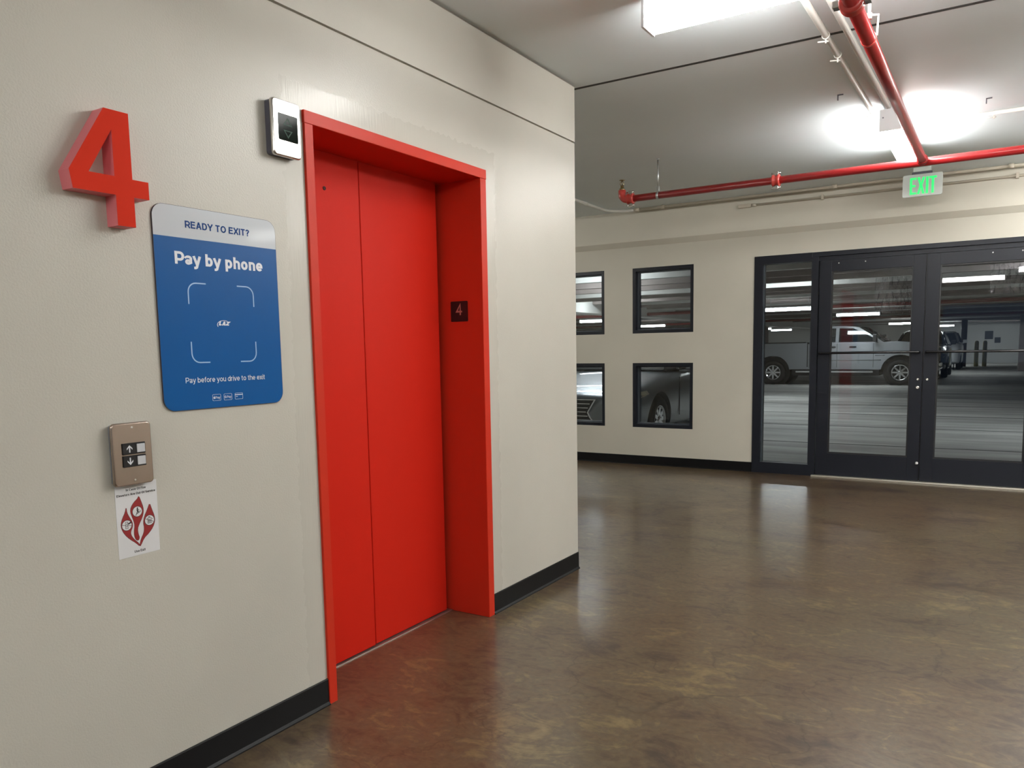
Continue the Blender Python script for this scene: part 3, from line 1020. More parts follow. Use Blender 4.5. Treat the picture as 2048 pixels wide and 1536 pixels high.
# order lower outline: start at left upper end going down and round
lo = sorted([p for p in lower if p[0] < cy], key=lambda p: (-p[1], p[0])) + sorted([p for p in lower if p[0] >= cy], key=lambda p: (p[1], p[0]))
lo = [(cy - w_ / 2 + .001, zb)] + lo + [(cy + w_ / 2 - .001, zb)]
MB().poly(onx(lo, .0052), depth=(.0003, 0, 0)).build('blue_panel', M['sign_blue'], sg)
up = [p for p in rrect(cy, cz, w_ - .002, h_ - .002, .037) if p[1] >= zb]
up = sorted([p for p in up if p[0] < cy], key=lambda p: (p[1], p[0])) + sorted([p for p in up if p[0] >= cy], key=lambda p: (-p[1], p[0]))
up = [(cy - w_ / 2 + .001, zb)] + up + [(cy + w_ / 2 - .001, zb)]
MB().poly(onx(up, .0052), depth=(.0003, 0, 0)).build('white_band', M['sign_white'], sg)
xs_ = .0055
lettering('lettering', 'READY TO EXIT?', M['ink_blue'], sg, (xs_, 1.5190, 1.7130), UY, UZ, .239, .0212, .19)
lettering('lettering', 'Pay by phone', M['ink_white'], sg, (xs_, 1.4775, 1.6030), UY, UZ, .327, .0375, .20)
lettering('lettering', 'Pay before you drive to the exit', M['ink_white'], sg, (xs_, 1.4885, 1.2445), UY, UZ, .303, .0165, .125)
lettering('logo_lettering', 'LAZ', M['ink_white'], sg, (xs_, 1.6195, 1.4217), UY, UZ, .0385, .0125, .30, shear=.22)
arc = []
for i in range(17):
    a = math.radians(205 - i * 145 / 16)
    arc.append((1.640 + .026 * math.cos(a), 1.4235 + .0145 * math.sin(a)))
arc2 = [(1.640 + (p[0] - 1.640) * .93, 1.4235 + (p[1] - 1.4235) * .90) for p in arc[::-1]]
MB().poly(onx(arc + arc2, xs_), depth=(.0004, 0, 0)).build('logo_arc', M['ink_white'], sg)
# scanning-corner brackets
ro = rrect(1.6390, 1.4276, .249, .2465, .030, 6)
ri = rrect(1.6390, 1.4276, .249 - .0076, .2465 - .0076, .0262, 6)
for q in range(4):
    o_ = ro[q * 7:q * 7 + 7]
    i_ = ri[q * 7:q * 7 + 7]
    sx = 1 if q in (0, 3) else -1
    sz = 1 if q in (0, 1) else -1
    L_ = .036
    if q % 2 == 0:      # starts on the vertical side
        o2 = [(o_[0][0], o_[0][1] - sz * L_)] + o_ + [(o_[-1][0] - sx * L_, o_[-1][1])]
        i2 = [(i_[0][0], i_[0][1] - sz * L_)] + i_ + [(i_[-1][0] - sx * L_, i_[-1][1])]
    else:
        o2 = [(o_[0][0] - sx * L_, o_[0][1])] + o_ + [(o_[-1][0], o_[-1][1] - sz * L_)]
        i2 = [(i_[0][0] - sx * L_, i_[0][1])] + i_ + [(i_[-1][0], i_[-1][1] - sz * L_)]
    MB().poly(onx(o2 + i2[::-1], xs_), depth=(.0004, 0, 0)).build('corner_bracket', M['ink_lightblue'], sg)
# three payment icons
for q, yy in enumerate((1.5966, 1.6392, 1.6820)):
    MB().poly(onx(rrect(yy, 1.1943, .031, .0205, .003, 4), xs_), [onx(rrect(yy, 1.1943, .0294, .0189, .0024, 4), xs_)], depth=(.0004, 0, 0)).build('payment_icon', M['ink_white'], sg)
ap = MB()
ap.poly(onx(smooth_loop([(1.5846, 1.1935), (1.5846, 1.1965), (1.5866, 1.1975), (1.5876, 1.1968), (1.5886, 1.1975), (1.5905, 1.1965), (1.5896, 1.1945), (1.5905, 1.1925), (1.5890, 1.1898), (1.5876, 1.1904), (1.5862, 1.1898)]), xs_), depth=(.0004, 0, 0))
ap.poly(onx([(1.5876, 1.1980), (1.5880, 1.1995), (1.5891, 1.2002), (1.5888, 1.1986)], xs_), depth=(.0004, 0, 0))
ap.build('icon_mark', M['ink_white'], sg)
lettering('lettering', 'Pay', M['ink_white'], sg, (xs_, 1.5918, 1.1905), UY, UZ, .0170, .0076, .15)
lettering('lettering', 'G', M['ink_white'], sg, (xs_, 1.6262, 1.1905), UY, UZ, .0070, .0080, .20)
lettering('lettering', 'Pay', M['ink_white'], sg, (xs_, 1.6352, 1.1905), UY, UZ, .0160, .0076, .15)
cm = MB()
cm.poly(onx([(1.6672, 1.2002), (1.6968, 1.2002), (1.6968, 1.1975), (1.6672, 1.1975)], xs_), depth=(.0004, 0, 0))
cm.poly(onx([(1.6700, 1.1935), (1.6775, 1.1935), (1.6775, 1.1920), (1.6700, 1.1920)], xs_), depth=(.0004, 0, 0))
cm.build('icon_mark', M['ink_white'], sg)

# call button panel
cb = thing('call_button_panel', (0, 1.2915, .963), 'steel lift call panel with up and down arrow buttons below the blue sign', 'call panel')
MB().poly(onx(rrect(1.2915, 1.0525, .110, .172, .010, 5), 0), depth=(.018, 0, 0)).build('back_box', M['box_blue'], cb)
fp = MB()
o1 = rrect(1.2915, 1.0525, .121, .180, .012, 6)
o2 = rrect(1.2915, 1.0525, .113, .172, .009, 6)
n_ = len(o1)
rows = [onx(rrect(1.2915, 1.0525, .119, .178, .011, 6), .014), onx(o1, .017), onx(rrect(1.2915, 1.0525, .119, .178, .011, 6), .0215), onx(o2, .024)]
fp.grid(rows, True, True)
fp.build('face_plate', M['steel_floor_tint'], cb)
for sz_ in (1.1280, .9770):
    s_ = MB().lathe((.024, 1.2925, sz_), (1, 0, 0), [(0, .0034), (.0008, .0034), (.0016, .002)], 14)
    s_.build('screw', M['screw'], cb)
for (z0, z1, upw) in ((1.0520, 1.0848, True), (1.0164, 1.0492, False)):
    bl = MB().box(.024, .0275, 1.2590, 1.3285, z0, z1, .0012, 1).build('button_block', M['black'], cb)
    MB().box(.0275, .0300, 1.3010, 1.3256, z0 + .0042, z1 - .0042, .0008, 1).build('button', M['white_btn'], bl)
    ay, az, sg_ = 1.2795, (z0 + z1) / 2, (1 if upw else -1)
    arrow = [(0, .0105), (.0085, .0015), (.0085, -.0032), (.0018, .0040), (.0018, -.0105), (-.0018, -.0105), (-.0018, .0040), (-.0085, -.0032), (-.0085, .0015)]
    MB().poly(onx([(ay + a, az + sg_ * b) for a, b in arrow], .0275), depth=(.0004, 0, 0)).build('arrow', M['ink_white'], bl)

# fire notice sticker
fs = thing('fire_sticker', (0, 1.306, .752), 'white sticker with red flames saying In Case Of Fire below the call panel', 'sticker')
MB().poly(onx([(1.2422, .966), (1.2415, .7516), (1.3697, .7525), (1.3718, .966)], 0.0002), depth=(.0006, 0, 0)).build('sheet', M['paper'], fs)
x0 = .0008
flames = [
    [(1.3134, 0.9258), (1.3188, 0.9101), (1.3248, 0.8904), (1.3251, 0.8764), (1.32, 0.8603), (1.3088, 0.8424), (1.303, 0.8297), (1.3041, 0.814), (1.3075, 0.8024), (1.3026, 0.7947), (1.2958, 0.7987), (1.2918, 0.8104), (1.2919, 0.8243), (1.2951, 0.8406), (1.2934, 0.8532), (1.2882, 0.8696), (1.2847, 0.8825), (1.287, 0.8958), (1.2976, 0.9092), (1.3096, 0.9179)],
    [(1.273, 0.8999), (1.274, 0.883), (1.2802, 0.8681), (1.2886, 0.8527), (1.2885, 0.8388), (1.2818, 0.8264), (1.2816, 0.8157), (1.2896, 0.8016), (1.3046, 0.7859), (1.3071, 0.776), (1.2951, 0.7896), (1.277, 0.8044), (1.2624, 0.8214), (1.2544, 0.8398), (1.2538, 0.8536), (1.2597, 0.8691), (1.2687, 0.884)],
    [(1.346, 0.899), (1.3512, 0.8793), (1.3581, 0.8591), (1.3593, 0.8432), (1.3523, 0.8257), (1.3377, 0.8099), (1.322, 0.7992), (1.3108, 0.7814), (1.3071, 0.776), (1.307, 0.7838), (1.312, 0.7982), (1.3214, 0.8134), (1.3242, 0.8284), (1.322, 0.8444), (1.3267, 0.8621), (1.338, 0.8818)]]
cen = [(1.3058, .8805), (1.2712, .846), (1.3420, .8478)]


def grow(pts, d):
    n = len(pts)
    q = []
    for i in range(n):
        a, b = Vector(pts[i - 1]), Vector(pts[(i + 1) % n])
        t_ = (b - a)
        if t_.length < 1e-9:
            q.append(pts[i])
            continue
        t_.normalize()
        q.append((pts[i][0] - t_.y * d, pts[i][1] + t_.x * d))
    return q


for fl, (cy_, cz_) in zip(flames, cen):
    area = sum(fl[i - 1][0] * fl[i][1] - fl[i][0] * fl[i - 1][1] for i in range(len(fl)))
    if area > 0:
        fl = fl[::-1]
    fl2 = smooth_loop(fl, 1)
    fo = MB().poly(onx(grow(fl2, .0009), x0), depth=(.0001, 0, 0)).build('flame_outline', M['ink_black'], fs)
    MB().poly(onx(fl2, x0 + .0001), depth=(.0001, 0, 0)).build('flame', M['flame'], fs)
    MB().poly(onx(circle(cy_, cz_, .0158), x0 + .0002), depth=(.0001, 0, 0)).build('pictogram_ring', M['ink_black'], fs)
    MB().poly(onx(circle(cy_, cz_, .0144), x0 + .0003), depth=(.0001, 0, 0)).build('pictogram_disc', M['paper'], fs)


def strip(mb, a, b, wd, x):
    a, b = Vector(a), Vector(b)
    d = (b - a).normalized()
    n = Vector((-d.y, d.x)) * wd / 2
    mb.poly(onx([tuple(a + n), tuple(b + n), tuple(b - n), tuple(a - n)], x), depth=(.0001, 0, 0))


xx = x0 + .0004
pg = MB()           # person running down stairs
c0 = cen[0]
pg.poly(onx(circle(c0[0] + .001, c0[1] + .0095, .0024, 12), xx), depth=(.0001, 0, 0))
for a, b, w in (((.000, .007), (.001, .000), .0045), ((.001, .000), (.006, -.003), .0022), ((.001, .000), (-.003, -.006), .0022), ((.000, .006), (.006, .003), .0018),
                ((-.007, -.010), (-.003, -.010), .0016), ((-.003, -.010), (-.003, -.006), .0016), ((-.003, -.006), (.002, -.006), .0016), ((.002, -.006), (.002, -.002), .0016), ((.002, -.003), (.008, -.003), .0016), ((.008, -.003), (.010, .002), .0016)):
    strip(pg, (c0[0] + a[0], c0[1] + a[1]), (c0[0] + b[0], c0[1] + b[1]), w, xx)
pg.build('pictogram', M['ink_black'], fs)
pg = MB()           # hand at call buttons, struck out
c0 = cen[1]
for a, b, w in (((-.004, .010), (-.004, -.010), .0012), ((.003, .010), (.003, -.010), .0012), ((-.0045, .0095), (.0035, .0095), .0012), ((-.0045, -.0095), (.0035, -.0095), .0012),
                ((-.002, .004), (.001, .004), .0022), ((-.002, -.004), (.001, -.004), .0022), ((.004, .003), (.013, .007), .0042), ((-.014, .003), (.014, -.003), .0013)):
    strip(pg, (c0[0] + a[0], c0[1] + a[1]), (c0[0] + b[0], c0[1] + b[1]), w, xx)
pg.build('pictogram', M['ink_black'], fs)
pg = MB()           # lift car with people, struck out
c0 = cen[2]
for a, b, w in (((-.006, .007), (-.006, -.009), .0013), ((.006, .007), (.006, -.009), .0013), ((-.0065, .0065), (.0065, .0065), .0013), ((-.0065, -.0085), (.0065, -.0085), .0013),
                ((-.004, .010), (.003, .010), .0022), ((-.0025, .003), (-.0025, -.007), .0022), ((.0015, .003), (.0015, -.007), .0022), ((.0095, .002), (.0095, .004), .0022), ((-.0125, .006), (.0125, -.006), .0013)):
    strip(pg, (c0[0] + a[0], c0[1] + a[1]), (c0[0] + b[0], c0[1] + b[1]), w, xx)
pg.build('pictogram', M['ink_black'], fs)
lettering('lettering', 'In Case Of Fire', M['ink_black'], fs, (x0, 1.2755, .9445), UY, UZ, .061, .0068, .19, .0002)
lettering('lettering', 'Elevators Are Out Of Service', M['ink_black'], fs, (x0, 1.2465, .9310), UY, UZ, .119, .0068, .19, .0002)
lettering('lettering', 'Use Exit', M['ink_black'], fs, (x0, 1.2890, .7612), UY, UZ, .034, .0072, .19, .0002)

# position indicator above the frame corner
li = thing('lift_indicator', (0, 1.913, 1.990), 'steel lift position indicator with dark screen at the top left of the red frame', 'indicator')
MB().poly(onx(rrect(1.912, 2.083, .116, .178, .010, 5), 0), depth=(.028, 0, 0)).build('back_box', M['box_dark'], li)
fp = MB()
rows = [onx(rrect(1.913, 2.083, .121, .184, .012, 6), .024), onx(rrect(1.913, 2.083, .123, .186, .012, 6), .028), onx(rrect(1.913, 2.083, .121, .184, .012, 6), .035), onx(rrect(1.913, 2.083, .113, .176, .010, 6), .039)]
fp.grid(rows, True, True)
fp.build('face_plate', M['steel'], li)
MB().poly(onx(rrect(1.9155, 2.085, .093, .094, .005, 4), .039), [onx(rrect(1.9155, 2.085, .087, .088, .004, 4), .039)], depth=(.0015, 0, 0)).build('screen_rim', M['steel'], li)
sc_ = MB().poly(onx(rrect(1.9155, 2.085, .087, .088, .004, 4), .039), depth=(.0008, 0, 0)).build('screen', M['screen'], li)
dm = MB()
for sgn in (1, -1):
    oy, oz = 1.9155, 2.085 + sgn * .020
    dm.poly(onx([(oy - .020, oz - sgn * .012), (oy, oz + sgn * .014), (oy + .020, oz - sgn * .012)], .0398), [onx([(oy - .013, oz - sgn * .009), (oy, oz + sgn * .007), (oy + .013, oz - sgn * .009)], .0398)], depth=(.0002, 0, 0))
dm.build('arrow_outline', mat('dim_green_arrow', (0.012, 0.05, 0.03), 0.4, spec=0.1), sc_)
for zz in (2.166, 2.000):
    MB().lathe((.039, 1.915, zz), (1, 0, 0), [(0, .003), (.0008, .003), (.0014, .0015)], 12).build('screw', M['screw'], li)

# ================================================================== CEILING FITTINGS
def fixture(along, cx, cy_, z0, z1, label, garage=False, group=None):
    """4 ft wraparound fluorescent: pan, end plates with screws, glowing lens."""
    ln, wd = 1.22, .122
    root = thing('ceiling_light', (cx, cy_, z0), label, 'ceiling light', group)
    def bx(mb, a0, a1, b0, b1, c0, c1, bev=0.0):
        if along == 'x':
            mb.box(cx + a0, cx + a1, cy_ + b0, cy_ + b1, c0, c1, bev)
        else:
            mb.box(cx + b0, cx + b1, cy_ + a0, cy_ + a1, c0, c1, bev)
        return mb
    bx(MB(), -ln / 2 + .012, ln / 2 - .012, -wd / 2 + .006, wd / 2 - .006, z1 - .028, z1, .002).build('pan', M['fixture'], root)
    prof = [(-wd / 2 + .004, z1 - .030), (-wd / 2, z1 - .040), (-wd / 2 + .001, z0 + .022), (-wd / 2 + .006, z0 + .006), (-wd / 2 + .014, z0 + .001),
            (wd / 2 - .014, z0 + .001), (wd / 2 - .006, z0 + .006), (wd / 2 - .001, z0 + .022), (wd / 2, z1 - .040), (wd / 2 - .004, z1 - .030)]
    a0, a1 = -ln / 2 + .012, ln / 2 - .012
    l = MB()
    if along == 'x':
        l.poly([(cx + a0, cy_ + b, c) for b, c in prof], depth=(a1 - a0, 0, 0))
    else:
        l.poly([(cx + b, cy_ + a0, c) for b, c in prof], depth=(0, a1 - a0, 0))
    lo = l.build('lens', M['garage_lens'] if garage else M['lens'], root)
    lo.data.materials.append(M['garage_lens_side'] if garage else M['lens_side'])
    for pf in lo.data.polygons:
        if abs(pf.normal.z) < .5:
            pf.material_index = 1
    for s in (-1, 1):
        e = bx(MB(), min(s * ln / 2, s * (ln / 2 - .012)), max(s * ln / 2, s * (ln / 2 - .012)), -wd / 2 - .002, wd / 2 + .002, z0 - .001, z1 + .001, .0015)
        ep = e.build('end_plate', M['fixture'], root)
        if not garage:
            for b in (-.042, .042):
                sm = MB()
                if along == 'x':
                    sm.cyl((cx + s * ln / 2, cy_ + b, z1 - .05), (cx + s * (ln / 2 + .002), cy_ + b, z1 - .05), .0045, seg=10)
                else:
                    sm.cyl((cx + b, cy_ + s * ln / 2, z1 - .05), (cx + b, cy_ + s * (ln / 2 + .002), z1 - .05), .0045, seg=10)
                sm.build('screw', M['box_dark'], ep)
    if not garage:
        bx(MB(), -.10, .10, -.035, .035, z1, H).build('mounting_box', M['fixture'], root)
        bx(MB(), -ln / 2 + .03, -ln / 2 + .10, -.022, .022, z1, H).build('mounting_box', M['fixture'], root)
    return root

l1 = fixture('x', 1.400, 3.245, 2.655, 2.785, 'lit white ceiling light cut off by the top of the picture')
l2 = fixture('y', 1.482, 6.155, 2.655, 2.785, 'lit white ceiling light behind the red pipe junction, above the exit sign')
for (fx_, fy_, lab) in ((1.61, -3.9, 'lit ceiling light near the rear opening behind the viewer'), (3.25, 3.245, 'added unseen ceiling light off to the right, in line with the nearest one'), (3.40, 5.70, 'added unseen ceiling light off to the right, level with the red pipe junction'), (3.2, 7.25, 'added unseen ceiling light off to the right, close to the far wall'), (-3.55, 5.2, 'added unseen ceiling light round the corner in the side corridor'), (3.3, .30, 'added unseen ceiling light on the right, level with the viewer'), (3.45, 4.55, 'added unseen ceiling light off to the right, between two others before the pipes'), (4.9, 6.4, 'added unseen ceiling light furthest to the right'),  # lights off to the right and in the corridor added to brighten lobby
                        (3.02, -1.9, 'lit ceiling light on the right, behind the viewer'), (.95, -2.3, 'lit ceiling light by the left wall, behind the viewer')):
    fixture('y' if fx_ == .95 else 'x', fx_, fy_, 2.655, 2.785, lab)

def straight(name, m, a, b, r, label, cat, group=None):
    root = thing(name, a, label, cat, group)
    MB().cyl(a, b, r).build('pipe_length', m, root)
    return root

def strap(root, p, axis, r, m):
    """Conduit clamp: ring round the conduit, bolt and tab."""
    p = Vector(p)
    a = Vector(axis).normalized()
    MB().lathe(p - a * .006, a, [(0, r + .001), (0, r + .0035), (.012, r + .0035), (.012, r + .001)], 18).build('clamp', m, root)
    b = MB().cyl(p + Vector((0, 0, -r - .001)), p + Vector((0, 0, -r - .022)), .005, seg=10)
    b.cyl(p + Vector((-.035, -.012, -r - .012)), p + Vector((.012, .004, -r - .012)), .004, seg=8)
    b.build('clamp_bolt', m, root)

c1 = straight('conduit', M['conduit'], (1.320, 2.3, 2.800), (1.372, 5.72, 2.800), .0155, 'white ceiling conduit further left, passing beside the far ceiling light', 'conduit')
strap(c1, (1.347, 4.127, 2.800), (0.015, 1, 0), .0155, M['conduit'])
strap(c1, (1.352, 4.429, 2.800), (0.015, 1, 0), .0155, M['conduit'])
strap(c1, (1.371, 5.613, 2.800), (0.015, 1, 0), .0155, M['conduit'])
c2 = straight('conduit', M['conduit'], (1.410, 2.3, 2.802), (1.466, 5.60, 2.802), .0155, 'white ceiling conduit entering the end of the far ceiling light', 'conduit')
c3 = straight('conduit', M['conduit'], (1.560, 6.10, 2.800), (XR - .01, 6.16, 2.800), .013, 'white conduit running right across the ceiling from the far light', 'conduit')
strap(c3, (2.03, 6.113, 2.800), (1, .02, 0), .013, M['conduit'])

# conduits along the far wall
cw = thing('conduit', (-1.53, 7.13, 2.79), 'conduit curving off the ceiling and along the far wall, white bend then tan', 'conduit')
path = [(-1.50, YC + .01, 2.800), (-1.52, 6.6, 2.800), (-1.530, 7.30, 2.800), (-1.540, 7.72, 2.800)]
for i in range(1, 9):
    a = math.radians(180 - 90 * i / 8)
    path.append((-1.340 + .20 * math.cos(a), 7.78 + .22 * math.sin(a), 2.800))
path.append((-1.25, 8.000, 2.800))
MB().tube(path, .015).build('white_bend', M['conduit'], cw)['label'] = 'white painted conduit bend'
MB().cyl((-1.25, 8.000, 2.800), (XR - .01, 8.03, 2.800), .014).build('tan_run', M['conduit_tan'], cw)
MB().cyl((-1.275, 8.0, 2.800), (-1.215, 8.0, 2.800), .0185).build('coupling', M['conduit_tan'], cw)
for xq in (-.95, .75, 2.15):
    MB().cyl((xq - .02, 8.004, 2.800), (xq + .02, 8.004, 2.800), .019).build('coupling', M['conduit_tan'], cw)
cl_ = MB().lathe((-1.532, 7.35, 2.80), (0, 1, 0), [(-.008, .0155), (-.008, .019), (.008, .019), (.008, .0155)], 18)
cl_.cyl((-1.565, 7.35, 2.796), (-1.50, 7.35, 2.796), .004, seg=8)
cl_.build('clamp', M['conduit'], cw)
cw2 = thing('conduit', (-.16, D - .07, 2.735), 'lower tan conduit on the far wall ending in an elbow box', 'conduit')
MB().cyl((-.02, D - .065, 2.735), (XR - .01, D - .065, 2.735), .011).build('tan_run', M['conduit_tan'], cw2)
MB().box(-.19, -.06, D - .085, D - .045, 2.717, 2.752, .006).build('elbow_box', M['conduit_tan'], cw2)
MB().cyl((-.06, D - .065, 2.735), (-.01, D - .065, 2.735), .016).build('coupling', M['conduit_tan'], cw2)
for xq in (.62, 2.2):
    MB().box(xq - .012, xq + .012, D - .083, D - .045, 2.712, 2.760, .003).build('clamp', M['conduit_tan'], cw2)

# sprinkler pipes
PY, PZ, PR = 6.054, 2.535, .0275
sp = thing('sprinkler_pipe', (-.54, PY, PZ), 'long red sprinkler pipe running left to right under the ceiling', 'sprinkler pipe')
MB().cyl((-.50, PY, PZ), (XR - .01, PY, PZ), PR, seg=28).build('pipe_length', M['pipe_red'], sp)
el = [(-.50, PY, PZ)] + [(-.515 - .045 * math.sin(math.radians(a)), PY, PZ + .045 - .045 * math.cos(math.radians(a))) for a in range(0, 91, 15)] + [(-.56, PY, PZ + .075)]
MB().tube(el, .031).build('elbow', M['coupling'], sp)
def coupling(root, p, ax):
    p, ax = Vector(p), Vector(ax)
    MB().lathe(p - ax * .028, ax, [(0, PR), (0, .040), (.010, .044), (.020, .036), (.036, .036), (.046, .044), (.056, .040), (.056, PR)], 28).build('coupling', M['coupling'], root)
    for s in (-1, 1):
        b = MB()
        if abs(ax.x) > .5:
            b.box(p.x - .018, p.x + .018, p.y - .012, p.y + .012, p.z + s * .052 - .012, p.z + s * .052 + .012, .003)
            b.cyl((p.x - .034, p.y, p.z + s * .052), (p.x + .034, p.y, p.z + s * .052), .007, seg=8)
        else:
            b.box(p.x + s * .052 - .012, p.x + s * .052 + .012, p.y - .018, p.y + .018, p.z - .012, p.z + .012, .003)
        b.build('coupling_bolt', M['steel'], root)
coupling(sp, (-.485, PY, PZ), (1, 0, 0))
coupling(sp, (.671, PY, PZ), (1, 0, 0))
hd = MB()
hx, hz = -.56, PZ + .075
hd.lathe((hx, PY, hz), (0, 0, 1), [(0, .022), (.012, .024), (.014, .014), (.030, .013), (.032, .008), (.040, .008)], 18)
hd.tube([(hx - .010, PY, hz + .03), (hx - .016, PY, hz + .055), (hx - .004, PY, hz + .078)], .0028, 8)
hd.tube([(hx + .010, PY, hz + .03), (hx + .016, PY, hz + .055), (hx + .004, PY, hz + .078)], .0028, 8)
hd.cyl((hx, PY, hz + .04), (hx, PY, hz + .074), .003, seg=8)
hd.lathe((hx, PY, hz + .076), (0, 0, 1), [(0, .006), (.004, .024), (.006, .024), (.007, .005)], 18)
hd.build('sprinkler_head', M['brass'], sp)
def hanger(root, x, y, z, m):
    a = MB()
    a.cyl((x, y, z + PR + .02), (x, y, H), .0055, seg=10)
    a.build('hanger_rod', m, root)
    r = MB().lathe((x, y - .009 if False else y, z), (1, 0, 0), [(-.009, PR + .0005), (-.009, PR + .003), (.009, PR + .003), (.009, PR + .0005)], 24)
    r.box(x - .012, x + .012, y - .010, y + .010, z + PR + .004, z + PR + .045, .002)
    r.build('hanger_ring', m, root)
    MB().cyl((x, y, H - .008), (x, y, H), .016, seg=6).build('anchor_nut', m, root)
hanger(sp, -.25, PY, PZ, M['zinc'])
hanger(sp, 2.75, PY, PZ, M['zinc'])

sp2 = thing('sprinkler_pipe', (1.634, 2.4, PZ), 'red sprinkler branch pipe coming towards the viewer from the junction', 'sprinkler pipe')
MB().cyl((1.610, 2.3, PZ + .004), (1.634, PY - .030, PZ + .004), .0275, seg=28).build('pipe_length', M['pipe_red'], sp2)
MB().lathe((1.634, PY - .030, PZ + .004), (0, -1, 0), [(0, .030), (.02, .034), (.055, .033), (.06, .0275)], 26).build('tee_collar', M['pipe_red'], sp2)
coupling(sp2, (1.615, 3.13, PZ + .004), (0, 1, 0))
hg = MB()
hy, hxx, hz_ = 3.53, 1.6185, PZ + .004
hg.lathe((hxx, hy, hz_), (0, 1, 0), [(-.006, .028), (-.006, .0305), (.006, .0305), (.006, .028)], 24)
hg.build('hanger_ring', M['coupling'], sp2)
hg = MB()
hg.tube([(hxx + .030, hy, hz_ + .005), (hxx + .034, hy, hz_ + .085), (hxx + .004, hy, hz_ + .090)], .0045, 8)
hg.cyl((hxx, hy, hz_ + .080), (hxx, hy, H), .006, seg=10)
hg.lathe((hxx, hy, hz_ + .075), (0, 0, 1), [(0, .011), (.022, .011), (.024, .006)], 6)
hg.build('hanger_rod', M['conduit'], sp2)

# small anchor clips left in the ceiling
for (hx_, hy_, lab) in ((1.23, 5.19, 'small dark anchor clip in the ceiling left of the far light'), (1.99, 5.80, 'small dark anchor clip in the ceiling right of the far light')):
    ck = MB()
    ck.box(hx_ - .003, hx_ + .003, hy_ - .006, hy_ + .006, H - .032, H)
    ck.box(hx_ - .003, hx_ + .030, hy_ - .006, hy_ + .006, H - .004, H)
    tag(ck.build('anchor_clip', M['box_dark']), lab, 'clip')

# exit sign
EY = 7.72
ex = thing('exit_sign', (1.508, EY, 2.58), 'white EXIT sign with lit green letters above the glass doors', 'exit sign')
MB().poly(ony(rrect(1.508, 2.672, .305, .186, .014, 5), EY), depth=(0, -.020, 0)).build('sign_panel', M['exit_white'], ex)
MB().box(1.435, 1.570, EY - .035, EY + .035, 2.784, H, .003).build('canopy', M['exit_white'], ex)
MB().box(1.425, 1.580, EY - .022, EY + .004, 2.765, 2.784).build('canopy_clip', M['box_dark'], ex)
EX0, EZ0, EHt = 1.412, 2.598, .140
def stroke_letter(polys, name):
    mb = MB()
    for p in polys:
        mb.poly(ony([(EX0 + a, EZ0 + b) for a, b in p], EY - .020), depth=(0, -.002, 0))
    return mb.build(name, M['exit_green'], ex)
s_ = .017
stroke_letter([[(0, 0), (.050, 0), (.050, s_), (s_, s_), (s_, .062), (.043, .062), (.043, .079), (s_, .079), (s_, EHt - s_), (.050, EHt - s_), (.050, EHt), (0, EHt)]], 'letter')
stroke_letter([[(.056, 0), (.075, 0), (.0855, .052), (.096, 0), (.115, 0), (.096, .070), (.115, EHt), (.096, EHt), (.0855, .088), (.075, EHt), (.056, EHt), (.075, .070)]], 'letter')
stroke_letter([[(.123, 0), (.141, 0), (.141, EHt), (.123, EHt)]], 'letter')
stroke_letter([[(.166, 0), (.184, 0), (.184, EHt - s_), (.203, EHt - s_), (.203, EHt), (.147, EHt), (.147, EHt - s_), (.166, EHt - s_)]], 'letter')

# ================================================================== PARKING GARAGE BEYOND THE GLASS
GX0, GX1, GY1 = -22.0, 20.0, 54.0
struct(MB().box(GX0, GX1, D + .12, GY1, -0.15, 0.0), 'garage_floor', M['g_floor'], 'grey concrete parking deck beyond the glass', 'floor')
GZ = 2.98
struct(MB().box(GX0, GX1, D + .2, GY1, GZ, GZ + .15), 'garage_ceiling', M['g_conc'], 'concrete deck slab over the parking area', 'ceiling')
yb_ = 9.6
k = 0
while yb_ < GY1 - 1:
    b_ = MB()
    b_.poly([(GX0, yb_ - .07, 2.42), (GX0, yb_ + .07, 2.42), (GX0, yb_ + .10, GZ), (GX0, yb_ - .10, GZ)], depth=(GX1 - GX0, 0, 0))
    k += 1
    struct(b_, 'ceiling_rib', M['g_pale'] if k % 3 == 0 else M['g_conc'], 'concrete ceiling rib of the parking deck, number %d from the lobby' % k, 'rib')  # every third rib coloured pale in place of light falling on it
    yb_ += 1.2 if yb_ < 30 else 2.4
struct(MB().box(-7.1, -6.6, D + 8, GY1, 2.20, 2.60), 'garage_girder', M['g_pale'], 'pale concrete girder crossing the ribs left of the windows', 'girder')
mb = MB()
mb.box(GX0, GX1, GY1, GY1 + .2, 0, GZ)
struct(mb, 'garage_wall_far', M['g_wall'], 'pale wall at the far end of the parking deck', 'wall')
struct(MB().box(GX0 - .2, GX0, D, GY1, 0, GZ), 'garage_wall_left', M['g_wall'], 'pale wall on the left side of the parking deck', 'wall')
struct(MB().box(GX1, GX1 + .2, D, GY1, 0, GZ), 'garage_wall_right', M['g_wall'], 'pale wall on the right side of the parking deck', 'wall')
mb = MB()
mb.box(GX0, XL, D, D + .2, 0, GZ)
mb.box(XR + .2, GX1, D, D + .2, 0, GZ)
struct(mb, 'garage_wall_near', M['g_wall'], 'pale parking deck wall either side of the lobby', 'wall')
for i, y_ in enumerate((11.0, 13.4, 15.8, 18.2)):
    struct(MB().box(GX0, GX1, y_ - .03, y_ + .03, 0, .0015), 'floor_joint', M['seal_and_shade'], 'dark sealed joint across the parking deck, number %d from the doors' % (i + 1), 'floor joint')
# parking bay stripes under and beside the truck
struct(MB().box(-3.6, -.55, 25.55, 25.67, 0, .002), 'floor_stripe', M['stripe'], 'white bay line on the deck beside the pickup', 'floor marking')

